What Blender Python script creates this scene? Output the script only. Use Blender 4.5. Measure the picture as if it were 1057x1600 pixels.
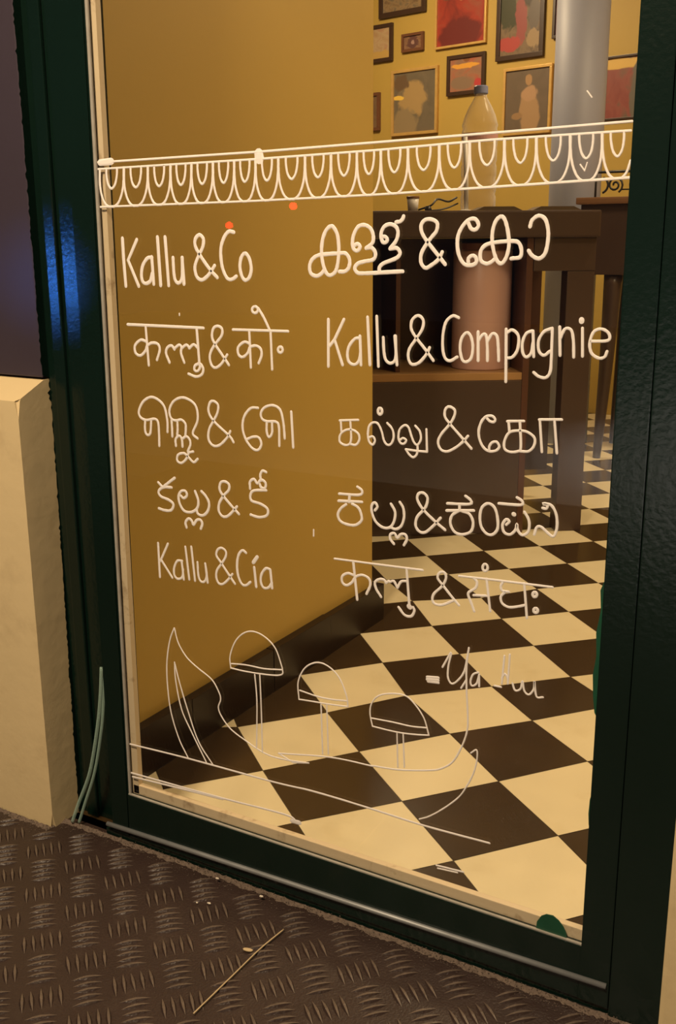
import bpy, bmesh, math, random
from mathutils import Vector, Matrix
random.seed(7)
for o in list(bpy.data.objects): bpy.data.objects.remove(o)
SC = bpy.context.scene
COL = SC.collection
def R_(d): return math.radians(d)

# ------------------------------------------------------------------ camera
cd = bpy.data.cameras.new('camera'); cam = bpy.data.objects.new('camera', cd); COL.objects.link(cam)
cd.sensor_fit = 'VERTICAL'; cd.sensor_height = 24.0; cd.lens = 24.0 * 1609.57 / 1600.0
cd.clip_start = 0.02; cd.clip_end = 60
CX = Vector((0.865510, 0.500856, -0.005926)); CY = Vector((0.122461, -0.223061, -0.967082)); CZ = Vector((-0.485690, 0.836294, -0.254397)); CAM = (1.13693, -1.16654, 0.99262)
cam.matrix_world = Matrix(((CX[0], -CY[0], -CZ[0], CAM[0]), (CX[1], -CY[1], -CZ[1], CAM[1]), (CX[2], -CY[2], -CZ[2], CAM[2]), (0, 0, 0, 1)))
SC.camera = cam

# ------------------------------------------------------------------ world, exposure
w = bpy.data.worlds.new('night'); SC.world = w; w.use_nodes = True
bg = w.node_tree.nodes['Background']; bg.inputs[0].default_value = (0.75, 0.8, 1.0, 1); bg.inputs[1].default_value = 0.035
SC.view_settings.view_transform = 'Standard'; SC.view_settings.look = 'None'
SC.view_settings.gamma = 1.0; SC.view_settings.use_curve_mapping = False; SC.view_settings.exposure = 0.0

# ------------------------------------------------------------------ lamps
def area(name, loc, target, size, power, color, sizey=None, spread=None):
    l = bpy.data.lights.new(name, 'AREA'); l.energy = power; l.color = color; l.size = size
    if sizey: l.shape = 'RECTANGLE'; l.size_y = sizey
    if spread: l.spread = R_(spread)
    o = bpy.data.objects.new(name, l); COL.objects.link(o); o.location = loc
    o.rotation_euler = (Vector(target) - Vector(loc)).to_track_quat('-Z', 'Y').to_euler()
    return o
WARM = (1.0, 0.76, 0.46)
area('ceiling_lamp_entrance', (1.3, 1.0, 2.78), (1.1, 1.0, 0), 0.5, 22, WARM)
area('ceiling_lamp_bar', (0.9, 2.6, 2.78), (0.9, 2.6, 0), 0.5, 48, WARM)
area('ceiling_lamp_gallery', (-1.7, 3.6, 2.78), (-1.7, 4.4, 0), 0.6, 50, WARM)
area('ceiling_lamp_back', (0.5, 5.4, 2.78), (0.5, 5.4, 0), 0.6, 50, WARM)
area('street_lamp_glow', (0.45, -1.7, 2.8), (0.1, -0.1, 0.2), 0.4, 112, (1.0, 0.76, 0.50))
area('road_haze_light', (0.95, -3.9, 3.5), (0.95, -3.9, 0), 0.35, 90, (1.0, 0.93, 0.85), None, 50)  # added unseen lamp; lights a road patch that reflects as haze in the glass
l = bpy.data.lights.new('blue_glint_spot', 'SPOT'); l.energy = 95; l.color = (0.05, 0.25, 1.0); l.spot_size = R_(2.1); l.spot_blend = 0.9; l.shadow_soft_size = 0.07  # unseen blue source, cone narrowed to put a glint on the jamb only
o = bpy.data.objects.new('blue_glint_spot', l); COL.objects.link(o); o.location = (-2.4, -2.35, 0.80)
o.rotation_euler = (Vector((-0.072, 0.04, 0.945)) - o.location).to_track_quat('-Z', 'Y').to_euler()
for nm, p, e in (('red_signal', (-0.5056, -1.401, 1.0895), 0.13), ('red_signal', (-0.7313, -1.401, 1.0397), 0.08)):
    l = bpy.data.lights.new(nm, 'POINT'); l.energy = e; l.color = (1, 0.01, 0.01); l.shadow_soft_size = 0.010
    o = bpy.data.objects.new(nm, l); COL.objects.link(o); o.location = p

# ------------------------------------------------------------------ materials
def nd(m): return m.node_tree.nodes, m.node_tree.links
def mat(name, col, rough=0.5, metal=0.0, var=0.0, scale=8.0, bump=0.0, bscale=40.0, coat=0.0, spec=0.5, stain=None, stain_scale=3.0, stain_amt=0.5):
    m = bpy.data.materials.new(name); m.use_nodes = True
    N, L = nd(m); b = N['Principled BSDF']
    b.inputs['Base Color'].default_value = (*col, 1); b.inputs['Roughness'].default_value = rough
    b.inputs['Metallic'].default_value = metal; b.inputs['Coat Weight'].default_value = coat
    b.inputs['Specular IOR Level'].default_value = spec
    tc = N.new('ShaderNodeTexCoord')
    if var > 0 or stain:
        no = N.new('ShaderNodeTexNoise'); no.inputs['Scale'].default_value = scale; no.inputs['Detail'].default_value = 6
        L.new(tc.outputs['Object'], no.inputs['Vector'])
        mx = N.new('ShaderNodeMix'); mx.data_type = 'RGBA'
        mx.inputs[6].default_value = tuple(c * (1 - var) for c in col) + (1,)
        mx.inputs[7].default_value = tuple(min(1, c * (1 + var)) for c in col) + (1,)
        L.new(no.outputs['Fac'], mx.inputs[0]); out = mx.outputs[2]
        if stain:
            n2 = N.new('ShaderNodeTexNoise'); n2.inputs['Scale'].default_value = stain_scale; n2.inputs['Detail'].default_value = 8
            n2.inputs['Roughness'].default_value = 0.65
            L.new(tc.outputs['Object'], n2.inputs['Vector'])
            cr = N.new('ShaderNodeValToRGB'); cr.color_ramp.elements[0].position = 0.55; cr.color_ramp.elements[1].position = 0.72
            L.new(n2.outputs['Fac'], cr.inputs[0])
            mu = N.new('ShaderNodeMath'); mu.operation = 'MULTIPLY'; mu.inputs[1].default_value = stain_amt
            L.new(cr.outputs[0], mu.inputs[0])
            m2 = N.new('ShaderNodeMix'); m2.data_type = 'RGBA'; m2.inputs[7].default_value = (*stain, 1)
            L.new(mu.outputs[0], m2.inputs[0]); L.new(out, m2.inputs[6]); out = m2.outputs[2]
        L.new(out, b.inputs['Base Color'])
    if bump > 0:
        nb = N.new('ShaderNodeTexNoise'); nb.inputs['Scale'].default_value = bscale; nb.inputs['Detail'].default_value = 4
        L.new(tc.outputs['Object'], nb.inputs['Vector'])
        bp = N.new('ShaderNodeBump'); bp.inputs['Strength'].default_value = bump; bp.inputs['Distance'].default_value = 0.003
        L.new(nb.outputs['Fac'], bp.inputs['Height']); L.new(bp.outputs[0], b.inputs['Normal'])
    return m
def clear(name, tint=(1, 1, 1), ior=1.5, rough=0.0):
    m = bpy.data.materials.new(name); m.use_nodes = True; N, L = nd(m)
    N.remove(N['Principled BSDF']); out = N['Material Output']
    t = N.new('ShaderNodeBsdfTransparent'); t.inputs[0].default_value = (*tint, 1)
    g = N.new('ShaderNodeBsdfGlossy'); g.inputs['Roughness'].default_value = rough
    f0 = ((ior - 1) / (ior + 1)) ** 2
    lw = N.new('ShaderNodeLayerWeight'); lw.inputs[0].default_value = 0.5
    p5 = N.new('ShaderNodeMath'); p5.operation = 'POWER'; p5.inputs[1].default_value = 5; L.new(lw.outputs['Facing'], p5.inputs[0])
    f = N.new('ShaderNodeMath'); f.operation = 'MULTIPLY_ADD'; f.inputs[1].default_value = 1 - f0; f.inputs[2].default_value = f0; L.new(p5.outputs[0], f.inputs[0])
    mx = N.new('ShaderNodeMixShader'); L.new(f.outputs[0], mx.inputs[0]); L.new(t.outputs[0], mx.inputs[1]); L.new(g.outputs[0], mx.inputs[2])
    L.new(mx.outputs[0], out.inputs[0]); return m
def pale_rim(name, col=(0.80, 0.74, 0.66), lo=0.07):
    m = bpy.data.materials.new(name); m.use_nodes = True; N, L = nd(m); b = N['Principled BSDF']; out = N['Material Output']
    b.inputs['Base Color'].default_value = (*col, 1); b.inputs['Roughness'].default_value = 0.15
    t = N.new('ShaderNodeBsdfTransparent'); t.inputs[0].default_value = (0.95, 0.93, 0.92, 1)
    lw = N.new('ShaderNodeLayerWeight'); lw.inputs[0].default_value = 0.5
    p = N.new('ShaderNodeMath'); p.operation = 'POWER'; p.inputs[1].default_value = 2.0; L.new(lw.outputs['Facing'], p.inputs[0])
    q = N.new('ShaderNodeMath'); q.operation = 'MULTIPLY_ADD'; q.inputs[1].default_value = 0.8; q.inputs[2].default_value = lo; L.new(p.outputs[0], q.inputs[0])
    mx = N.new('ShaderNodeMixShader'); L.new(q.outputs[0], mx.inputs[0]); L.new(t.outputs[0], mx.inputs[1]); L.new(b.outputs[0], mx.inputs[2]); L.new(mx.outputs[0], out.inputs[0]); return m
M = dict(
    mustard=mat('mustard_wall_paint', (0.51, 0.34, 0.072), 0.55, var=0.05, scale=1.6, bump=0.05, bscale=120),
    ceiling=mat('ceiling_paint', (0.75, 0.70, 0.6), 0.8, var=0.03),
    cream=mat('cream_masonry_paint', (0.62, 0.49, 0.27), 0.6, var=0.06, scale=7, bump=0.25, bscale=35, stain=(0.30, 0.20, 0.10), stain_scale=9, stain_amt=0.25),
    purple=mat('plum_wall_paint', (0.040, 0.030, 0.042), 0.45, var=0.08, scale=5, bump=0.12, bscale=60),
    green=mat('dark_green_gloss_paint', (0.003, 0.0105, 0.0072), 0.22, var=0.3, scale=3, bump=0.15, bscale=130, spec=0.5),
    greenl=mat('green_pane_mark', (0.008, 0.06, 0.03), 0.3, var=0.3, scale=30, bump=0.2),
    bead=mat('cream_glazing_bead', (0.62, 0.50, 0.33), 0.5, var=0.06, scale=20, stain=(0.22, 0.13, 0.06), stain_scale=28, stain_amt=0.8),
    putty=mat('grey_putty', (0.30, 0.28, 0.24), 0.5, var=0.3, scale=60),
    alu=mat('dull_aluminium', (0.24, 0.25, 0.25), 0.5, metal=0.5, var=0.25, scale=30),
    paint=mat('white_marker_paint', (0.76, 0.71, 0.66), 0.6, var=0.04, scale=60),
    tile_l=mat('cream_cement_tile', (0.70, 0.60, 0.38), 0.28, var=0.05, scale=9, stain=(0.52, 0.40, 0.20), stain_scale=7, stain_amt=0.35),
    tile_d=mat('black_brown_cement_tile', (0.040, 0.023, 0.009), 0.22, var=0.2, scale=9),
    grout=mat('grout', (0.10, 0.075, 0.04), 0.8),
    skirt=mat('dark_brown_skirting_tile', (0.014, 0.0065, 0.003), 0.32, var=0.35, scale=7, spec=0.25),
    plate=mat('brown_painted_tread_plate', (0.030, 0.0178, 0.0142), 0.42, var=0.25, scale=12, bump=0.35, bscale=260, stain=(0.06, 0.042, 0.032), stain_scale=22, stain_amt=0.45, spec=0.5),
    plate_highlight=mat('highlight_tread_bar_tops', (0.098, 0.073, 0.055), 0.38, var=0.5, scale=60, bump=0.3, bscale=200),  # lighter colour paints highlights onto the bar tops
    asphalt=mat('street_paving', (0.38, 0.37, 0.36), 0.8, var=0.15, scale=3),
    dust=mat('dusty_grit', (0.12, 0.088, 0.066), 0.9, var=0.5, scale=140, bump=0.6, bscale=300),
    wood_d=mat('dark_stained_wood', (0.062, 0.038, 0.027), 0.30, var=0.25, scale=4),
    wood_m=mat('red_brown_wood', (0.085, 0.034, 0.018), 0.35, var=0.25, scale=4),
    wood_l=mat('warm_wood', (0.20, 0.10, 0.045), 0.4, var=0.2, scale=6),
    wood_s=mat('golden_wood', (0.36, 0.20, 0.075), 0.35, var=0.2, scale=6),
    copper=mat('rosy_brown_lacquer', (0.62, 0.38, 0.31), 0.35, var=0.1, scale=3),
    column=mat('grey_column_paint', (0.36, 0.37, 0.46), 0.5, var=0.03),
    black=mat('black_iron', (0.02, 0.018, 0.016), 0.4),
    white=mat('white_plastic', (0.75, 0.72, 0.68), 0.4),
    gold=mat('gilt_frame', (0.70, 0.44, 0.14), 0.35, metal=0.3, var=0.2, scale=30),
    fdark=mat('dark_picture_frame', (0.055, 0.028, 0.014), 0.35, var=0.2),
    fbrown=mat('brown_picture_frame', (0.16, 0.065, 0.03), 0.35, var=0.2),
    cap=mat('blue_bottle_cap', (0.22, 0.25, 0.42), 0.4),
    label=mat('pink_bottle_label', (0.55, 0.30, 0.28), 0.5),
    straw=mat('dry_straw', (0.42, 0.32, 0.18), 0.7, var=0.2),
    chip=mat('pale_paint_chip', (0.60, 0.54, 0.44), 0.7),
    tray=mat('dark_tray', (0.10, 0.065, 0.03), 0.4),
    glass=clear('pane_glass', (0.97, 0.975, 0.97), 1.5),
    bottle=pale_rim('clear_bottle_plastic', (0.95, 0.90, 0.84), 0.08),  # white rim colour stands in for bright edge reflections
    tube=pale_rim('greenish_clear_tube', (0.42, 0.60, 0.50), 0.35),
)
# ------------------------------------------------------------------ mesh helpers
def link(name, bm, m, parent=None, smooth=False):
    me = bpy.data.meshes.new(name)
    if isinstance(bm, bmesh.types.BMesh):
        bmesh.ops.recalc_face_normals(bm, faces=bm.faces[:]); bm.to_mesh(me); bm.free()
    else:
        me.from_pydata(bm[0], [], bm[1]); me.update()
    for x in (m if isinstance(m, (list, tuple)) else [m]): me.materials.append(x)
    if smooth:
        for p in me.polygons: p.use_smooth = True
    o = bpy.data.objects.new(name, me); COL.objects.link(o)
    if parent is not None: o.parent = parent
    return o
def tag(o, label, cat, group=None, kind=None):
    o['label'] = label; o['category'] = cat
    if group: o['group'] = group
    if kind: o['kind'] = kind
    return o
def empty(name, loc=(0, 0, 0), rz=0.0):
    o = bpy.data.objects.new(name, None); COL.objects.link(o); o.location = loc; o.rotation_euler = (0, 0, rz); o.empty_display_size = 0.05
    return o
def box(bm, x0, x1, y0, y1, z0, z1, bev=0.0, mi=0):
    v = [bm.verts.new(p) for p in ((x0, y0, z0), (x1, y0, z0), (x1, y1, z0), (x0, y1, z0), (x0, y0, z1), (x1, y0, z1), (x1, y1, z1), (x0, y1, z1))]
    f = [bm.faces.new([v[i] for i in q]) for q in ((3, 2, 1, 0), (4, 5, 6, 7), (0, 1, 5, 4), (1, 2, 6, 5), (2, 3, 7, 6), (3, 0, 4, 7))]
    for q in f: q.material_index = mi
    if bev > 0:
        e = list({e for q in f for e in q.edges})
        bmesh.ops.bevel(bm, geom=e, offset=bev, segments=2, profile=0.7, affect='EDGES')
    return bm
def B(*a, **k): return box(bmesh.new(), *a, **k)
def prism(bm, poly, y0, y1):   # polygon in x,z extruded along y
    a = [bm.verts.new((x, y0, z)) for x, z in poly]; b = [bm.verts.new((x, y1, z)) for x, z in poly]
    n = len(poly); bm.faces.new(a); bm.faces.new(b[::-1])
    for i in range(n): bm.faces.new((a[i], b[i], b[(i + 1) % n], a[(i + 1) % n]))
    return bm
def lathe(bm, prof, n=32, c=(0, 0)):
    rings = []
    for r, z in prof:
        rings.append([bm.verts.new((c[0] + r * math.cos(2 * math.pi * i / n), c[1] + r * math.sin(2 * math.pi * i / n), z)) for i in range(n)])
    for a, b in zip(rings[:-1], rings[1:]):
        for i in range(n): bm.faces.new((a[i], a[(i + 1) % n], b[(i + 1) % n], b[i]))
    bm.faces.new(rings[0][::-1]); bm.faces.new(rings[-1])
    return bm
def tube(bm, pts, rad, n=8):
    pts = [Vector(p) for p in pts]; rs = rad if isinstance(rad, (list, tuple)) else [rad] * len(pts)
    t0 = (pts[1] - pts[0]).normalized(); up = Vector((0, 0, 1)) if abs(t0.z) < 0.9 else Vector((1, 0, 0))
    nrm = t0.cross(up).normalized(); rings = []
    for i, p in enumerate(pts):
        t = (pts[min(i + 1, len(pts) - 1)] - pts[max(i - 1, 0)]).normalized()
        nrm = (nrm - t * nrm.dot(t)).normalized(); bn = t.cross(nrm)
        rings.append([bm.verts.new(p + (nrm * math.cos(2 * math.pi * k / n) + bn * math.sin(2 * math.pi * k / n)) * rs[i]) for k in range(n)])
    for a, b in zip(rings[:-1], rings[1:]):
        for k in range(n): bm.faces.new((a[k], a[(k + 1) % n], b[(k + 1) % n], b[k]))
    bm.faces.new(rings[0][::-1]); bm.faces.new(rings[-1]); return bm
def curve(pts, n=8):
    P = [Vector(p) for p in pts]; Q = [P[0] * 2 - P[1]] + P + [P[-1] * 2 - P[-2]]; out = []
    for i in range(1, len(Q) - 2):
        a, b, c, d = Q[i - 1:i + 3]
        for k in range(n):
            t = k / n; out.append(0.5 * (2 * b + (c - a) * t + (2 * a - 5 * b + 4 * c - d) * t * t + (-a + 3 * b - 3 * c + d) * t ** 3))
    return out + [P[-1]]

# ------------------------------------------------------------------ the room shell
S2 = math.sqrt(0.5); OFFX, OFFY, T = 0.0828, -0.4772, 0.20
CORR = {(0, 0): (-0.0496, 0.4471), (0, 1): (0.0808, 0.6), (1, 0): (0.1015, 0.3198), (1, 1): (0.2269, 0.4788), (2, 0): (0.2568, 0.196),
        (1, 2): (0.3539, 0.6393), (1, 3): (0.4823, 0.7808), (0, 2): (0.1929, 0.7614), (-3, 4): (0.0878, 1.4563), (-3, 3): (-0.0736, 1.3365),
        (3, 1): (0.5454, 0.2255), (3, 2): (0.6718, 0.3825), (2, 3): (0.6379, 0.6641), (-1, 1): (-0.0772, 0.7399)}
def tile_corner(i, j):     # the room's old tiling, relaid slightly askew near the door
    if (i, j) in CORR: return CORR[(i, j)]
    gx, gy = float(j), float(-i)
    if i >= 1:
        a = 0.0966; u, v = gx - 1, gy + 1
        gx = math.cos(a) * u - math.sin(a) * v + 1 + 0.1202; gy = math.sin(a) * u + math.cos(a) * v - 1 - 0.1120
    gx *= T; gy *= T
    return (S2 * (gx - gy) - OFFX, S2 * (gx + gy) - OFFY)
verts, faces, mi = [], [], []
def addq(q, m):
    k = len(verts); verts.extend((x, y, 0.0) for x, y in q); faces.append(tuple(range(k, k + len(q)))); mi.append(m)
for i in range(-34, 7):
    for j in range(-12, 34):
        q = [tile_corner(i, j), tile_corner(i, j + 1), tile_corner(i + 1, j + 1), tile_corner(i + 1, j)]
        cx = sum(p[0] for p in q) / 4; cy = sum(p[1] for p in q) / 4
        if not (-4.6 < cx < 3.2 and 0.02 < cy < 6.6): continue
        # clip to the door line y >= 0.012
        out = []
        for a, b in zip(q, q[1:] + q[:1]):
            if a[1] >= 0.012: out.append(a)
            if (a[1] - 0.012) * (b[1] - 0.012) < 0:
                t = (0.012 - a[1]) / (b[1] - a[1]); out.append((a[0] + t * (b[0] - a[0]), 0.012))
        if len(out) > 2:
            c = (sum(p[0] for p in out) / len(out), sum(p[1] for p in out) / len(out))
            addq([(p[0] + (c[0] - p[0]) * 0.008, p[1] + (c[1] - p[1]) * 0.008) for p in out][::-1], (i + j) % 2)
k = len(verts); verts.extend([(-4.7, 0.0, -0.002), (3.3, 0.0, -0.002), (3.3, 6.8, -0.002), (-4.7, 6.8, -0.002)]); faces.append((k, k + 1, k + 2, k + 3)); mi.append(2)
fl = link('floor', (verts, faces), [M['tile_l'], M['tile_d'], M['grout']])
for p, q in zip(fl.data.polygons, mi): p.material_index = q
tag(fl, 'cream and black checkered cement tile floor seen through the glass', 'floor', kind='structure')

def st(name, bm, m, label, cat):
    o = link(name, bm, m); return tag(o, label, cat, kind='structure')
st('wall_left', B(-0.30, -0.10, 0.045, 1.142, 0, 2.85), M['mustard'], 'mustard yellow partition wall just inside the glass door, on the left', 'wall')
# back wall runs askew to the shop front
a = R_(-11); WD = Vector((math.cos(a), math.sin(a), 0)); WN = Vector((math.sin(a), -math.cos(a), 0)); W0 = Vector((0, 4.7, 0))
bw = st('wall_back', B(-4.6, 3.4, 0.0, 0.15, 0, 2.85), M['mustard'], 'mustard yellow back wall hung with framed pictures', 'wall')
bw.location = W0; bw.rotation_euler = (0, 0, a)
st('wall_right', B(2.6, 2.75, 0.2, 4.4, 0, 2.85), M['mustard'], 'mustard side wall beyond the right edge of the door', 'wall')
st('wall_far_left', B(-4.5, -4.35, 0.2, 5.5, 0, 2.85), M['mustard'], 'mustard side wall behind the partition', 'wall')
st('ceiling', B(-4.5, 2.75, 0.05, 5.7, 2.85, 2.95), M['ceiling'], 'plain ceiling of the room', 'ceiling')
# skirting tiles along the partition
sk = bmesh.new()
for y0, y1, h, xx in ((0.045, 0.335, 0.1035, -0.0775), (0.337, 0.632, 0.102, -0.078), (0.634, 0.885, 0.1025, -0.0775), (0.887, 1.172, 0.1005, -0.079)):
    box(sk, -0.0995, xx, y0, y1, 0.0, h, 0.0015)
box(sk, -0.30, -0.0995, 1.1425, 1.172, 0, 0.1005, 0.0015)
st('baseboard_left', sk, M['skirt'], 'dark brown glazed skirting tiles at the foot of the mustard partition', 'skirting')
st('column', lathe(bmesh.new(), [(0.122, 0), (0.122, 2.85)], 48, (-0.475, 3.9)), M['column'], 'round pale grey column behind the bar', 'column')
for p in bpy.data.objects['column'].data.polygons: p.use_smooth = len(p.vertices) == 4

# ------------------------------------------------------------------ shop front masonry
pier = bmesh.new()
prism_pts = None
v = []
def pier_left(bm):
    # plinth with a sloping top ledge: profile in y,z extruded along x, slightly uneven arris
    n = 26
    rows = []
    for k in range(n + 1):
        z = 0.0 + (0.752) * k / n
        j = random.uniform(-0.00015, 0.00015)
        rows.append((z, j))
    x0, x1 = -1.6, -0.104
    fr = [bm.verts.new((x1 + j, -0.030 + j * 0.6, z)) for z, j in rows]
    bk = [bm.verts.new((x1 + j * 0.5, 0.05, z)) for z, j in rows]
    fl_ = [bm.verts.new((x0, -0.030, z)) for z, j in rows]
    for k in range(n):
        bm.faces.new((fl_[k], fr[k], fr[k + 1], fl_[k + 1])); bm.faces.new((fr[k], bk[k], bk[k + 1], fr[k + 1]))
    t1 = bm.verts.new((x1, 0.0285, 0.779)); t0 = bm.verts.new((x0, 0.0285, 0.781)); b1 = bm.verts.new((x1, 0.05, 0.781)); b0 = bm.verts.new((x0, 0.05, 0.781))
    bm.faces.new((fl_[-1], fr[-1], t1, t0)); bm.faces.new((t0, t1, b1, b0)); bm.faces.new((fr[-1], bk[-1], b1, t1))
    e = [e for e in bm.edges if all(abs(q.co.y + 0.030) < 0.002 and abs(q.co.x - x1) < 0.004 for q in e.verts)]
    bmesh.ops.bevel(bm, geom=e, offset=0.006, segments=3, affect='EDGES')
    return bm
st('wall_front_left', pier_left(bmesh.new()), M['cream'], 'cream painted plinth with a sloping ledge left of the door', 'wall')
st('wall_front_upper', B(-1.6, -0.104, 0.0275, 0.2, 0.783, 2.9, 0.003), M['purple'], 'dark plum painted wall panel above the cream plinth', 'wall')
st('wall_front_right', B(0.932, 2.6, -0.012, 0.2, 0, 2.9, 0.006), M['cream'], 'cream painted pier right of the dark green door', 'wall')
st('wall_front_lintel', B(-0.104, 0.932, 0.0275, 0.2, 2.09, 2.9), M['purple'], 'dark plum lintel above the door', 'wall')

# ground: five-bar tread plate
PV, PF = [], []
PV += [(-1.8, -2.6, 0), (2.8, -2.6, 0), (2.8, 0.03, 0), (-1.8, 0.03, 0)]; PF.append((0, 1, 2, 3))
def bar(cx, cy, ang, ln, wd, h):
    c, s = math.cos(ang), math.sin(ang); k = len(PV)
    st_ = ((-0.5, 0.0), (-0.25, 0.72), (0.0, 1.0), (0.25, 0.72), (0.5, 0.0))
    for t, f in st_:
        for u, hh in ((-1, 0.0), (-0.45, 1.0), (0.45, 1.0), (1, 0.0)):
            x = t * ln; y = u * wd * 0.5 * max(f, 0.12); z = h * hh * f
            PV.append((cx + c * x - s * y, cy + s * x + c * y, z + 0.0001))
    for a in range(4):
        for b in range(3):
            PF.append((k + a * 4 + b, k + a * 4 + 4 + b, k + a * 4 + 5 + b, k + a * 4 + 1 + b))
LA = 0.0868
for m in range(-9, 17):
    for n_ in range(-1, 12):
        for half in (0, 1):
            x = -0.0704 + (m + 0.5 * half) * LA; y = -0.086 + 0.0868 - (n_ + 0.5 * half) * LA
            if y > -0.004 or y < -0.85 or x < -0.62 or x > 1.3: continue
            ang = R_(-42 if half == 0 else 45)
            for q in range(-2, 3):
                off = q * 0.0126; px = x - math.sin(ang) * off; py = y + math.cos(ang) * off
                if py > -0.002: continue
                if px < -0.104 and py > -0.045: continue
                bar(px + random.uniform(-.0004, .0004), py, ang + random.uniform(-.05, .05), 0.041 * random.uniform(.93, 1.05), 0.0084, 0.0032)
g = link('ground', (PV, PF), [M['plate'], M['plate_highlight']], smooth=False)
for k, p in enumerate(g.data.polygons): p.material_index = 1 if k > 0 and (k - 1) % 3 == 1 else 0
tag(g, 'brown painted five-bar tread plate floor outside the door', 'ground', kind='structure')

rd = st('road', B(-9, 10, -11, -2.6, -0.12, -0.005), M['asphalt'], 'grey lit pavement of the street behind the viewpoint', 'street')

# jambs
def jag(bm):
    # left jamb: front face with a ragged painted edge creeping over the masonry arris
    n = 420; A_, B_ = [], []
    for k in range(n + 1):
        z = 2.08 * k / n
        y = 0.0272 if z > 0.785 else (0.0335 + (z - 0.09) * 0.013)
        A_.append(bm.verts.new((-0.1032, y - abs(random.gauss(0.0, 0.0013)) - (0.006 * random.random() if 0.745 < z < 0.785 else 0), z)))
        B_.append(bm.verts.new((-0.1030, 0.0460, z)))
    for k in range(n): bm.faces.new((A_[k], B_[k], B_[k + 1], A_[k + 1]))
    box(bm, -0.103, 0.002, 0.0405, 0.052, 0.0, 2.09, 0.002)
    box(bm, 0.0021, 0.016, 0.0428, 0.0519, 0.0125, 2.0515)
    box(bm, -0.085, -0.060, 0.034, 0.0408, 0.0, 2.085, 0.003)
    return bm
st('trim_1', jag(bmesh.new()), M['green'], 'dark green glossy door jamb against the cream plinth, left', 'door jamb')
j2 = box(bmesh.new(), 0.8662, 0.9315, 0.0, 0.052, 0.0, 2.09, 0.0015); box(j2, 0.852, 0.8661, 0.0428, 0.0519, 0.0125, 2.0515)
st('trim_2', j2, M['green'], 'dark green door jamb against the cream pier, right', 'door jamb')
st('trim_3', B(-0.012, 0.8665, 0.004, 0.05, 0.0, 0.012, 0.002), M['green'], 'dark green threshold strip under the door', 'threshold')
st('trim_4', B(0.001, 0.8665, 0.01, 0.052, 2.052, 2.09, 0.002), M['green'], 'dark green door head above the frame of view', 'door head')

# ------------------------------------------------------------------ the glass door
door = empty('door_1'); tag(door, 'dark green framed glass door covered in white hand-painted writing', 'door', kind='structure')
ZT = 1.93
def lx(z): return 0.0460 + (z - 0.09) * 0.0098      # left edge of the opening leans slightly
xb, xt = lx(0.09), lx(ZT)
bm = prism(bmesh.new(), [(0.006, 0.012), (lx(0.012), 0.012), (lx(2.05), 2.05), (0.012, 2.05)], 0.0, 0.042)
bmesh.ops.bevel(bm, geom=bm.edges[:], offset=0.0022, segments=2, affect='EDGES'); link('stile', bm, M['green'], door)
link('stile', B(0.8255, 0.8654, 0.0, 0.042, 0.012, 2.05, 0.0015), M['green'], door)
link('bottom_rail', B(0.0445, 0.8265, 0.0005, 0.042, 0.0125, 0.0925, 0.0022), M['green'], door)
link('top_rail', B(0.05, 0.8265, 0.0005, 0.042, ZT, 2.05, 0.0022), M['green'], door)
# metal drip bar along the foot of the door
db = tube(bmesh.new(), [(-0.003, -0.0012, 0.0245), (0.2, -0.0014, 0.030), (0.45, -0.0016, 0.036), (0.862, -0.0014, 0.0465)], 0.0042, 10)
o = link('drip_bar', db, M['alu'], door, True); o['label'] = 'thin grey metal bar along the foot of the door'
# grey putty line and cream inner bead
bm = prism(bmesh.new(), [(xb - 0.0005, 0.0925), (xb + 0.0045, 0.0925), (xt + 0.0052, ZT), (xt, ZT)], 0.0035, 0.0062)
box(bm, xb, 0.8255, 0.0022, 0.0062, 0.0923, 0.0942)
o = link('putty_line', bm, M['putty'], door); o['label'] = 'thin grey putty line around the pane'
bm = prism(bmesh.new(), [(xb, 0.0925), (0.062, 0.0925), (0.0745, ZT), (xt, ZT)], 0.0112, 0.0215)
bm2 = box(bm, 0.05, 0.8255, 0.0112, 0.0215, 0.0925, 0.1095, 0.0012)
o = link('glazing_bead', bm, M['bead'], door); o['label'] = 'stained cream bead behind the pane'
pane = link('glass_pane', prism(bmesh.new(), [(xb - 0.002, 0.0915), (0.8275, 0.0915), (0.8275, ZT + .002), (xt - 0.002, ZT + .002)], 0.0065, 0.0105), M['glass'], door)
pane['label'] = 'clear glass pane'

# ------------------------------------------------------------------ the bar
BA = Vector((-0.453, 1.886, 0)); brz = math.atan2(0.571, 0.821)
bar_ = empty('bar_counter', BA, brz)
tag(bar_, 'dark wooden bar counter with an open shelf, beyond the mustard partition', 'counter')
link('countertop', B(-0.6, 0.705, -0.02, 0.52, 1.0, 1.085, 0.006), M['wood_d'], bar_)
link('apron', B(0.492, 0.70, 0.0, 0.03, 0.893, 0.9995, 0.003), M['wood_d'], bar_)
link('leg', B(0.607, 0.699, 0.001, 0.07, 0.0, 0.8925, 0.004), M['wood_d'], bar_)
link('side_panel', B(0.468, 0.49, 0.0, 0.48, 0.0, 0.9995, 0.002), M['wood_m'], bar_)
link('side_panel', B(-0.6, -0.58, 0.0, 0.48, 0.0, 0.9995, 0.002), M['wood_m'], bar_)
link('shelf', B(-0.58, 0.468, 0.004, 0.46, 0.535, 0.56, 0.002), M['wood_s'], bar_)
link('back_panel', B(-0.58, 0.468, 0.46, 0.48, 0.0, 0.9995), M['wood_m'], bar_)
link('front_panel', B(-0.5795, 0.4675, 0.0, 0.02, 0.0, 0.5345, 0.003), M['wood_d'], bar_)
link('modesty_panel', B(0.4905, 0.704, 0.465, 0.48, 0.12, 0.65, 0.002), M['wood_d'], bar_)
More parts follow.
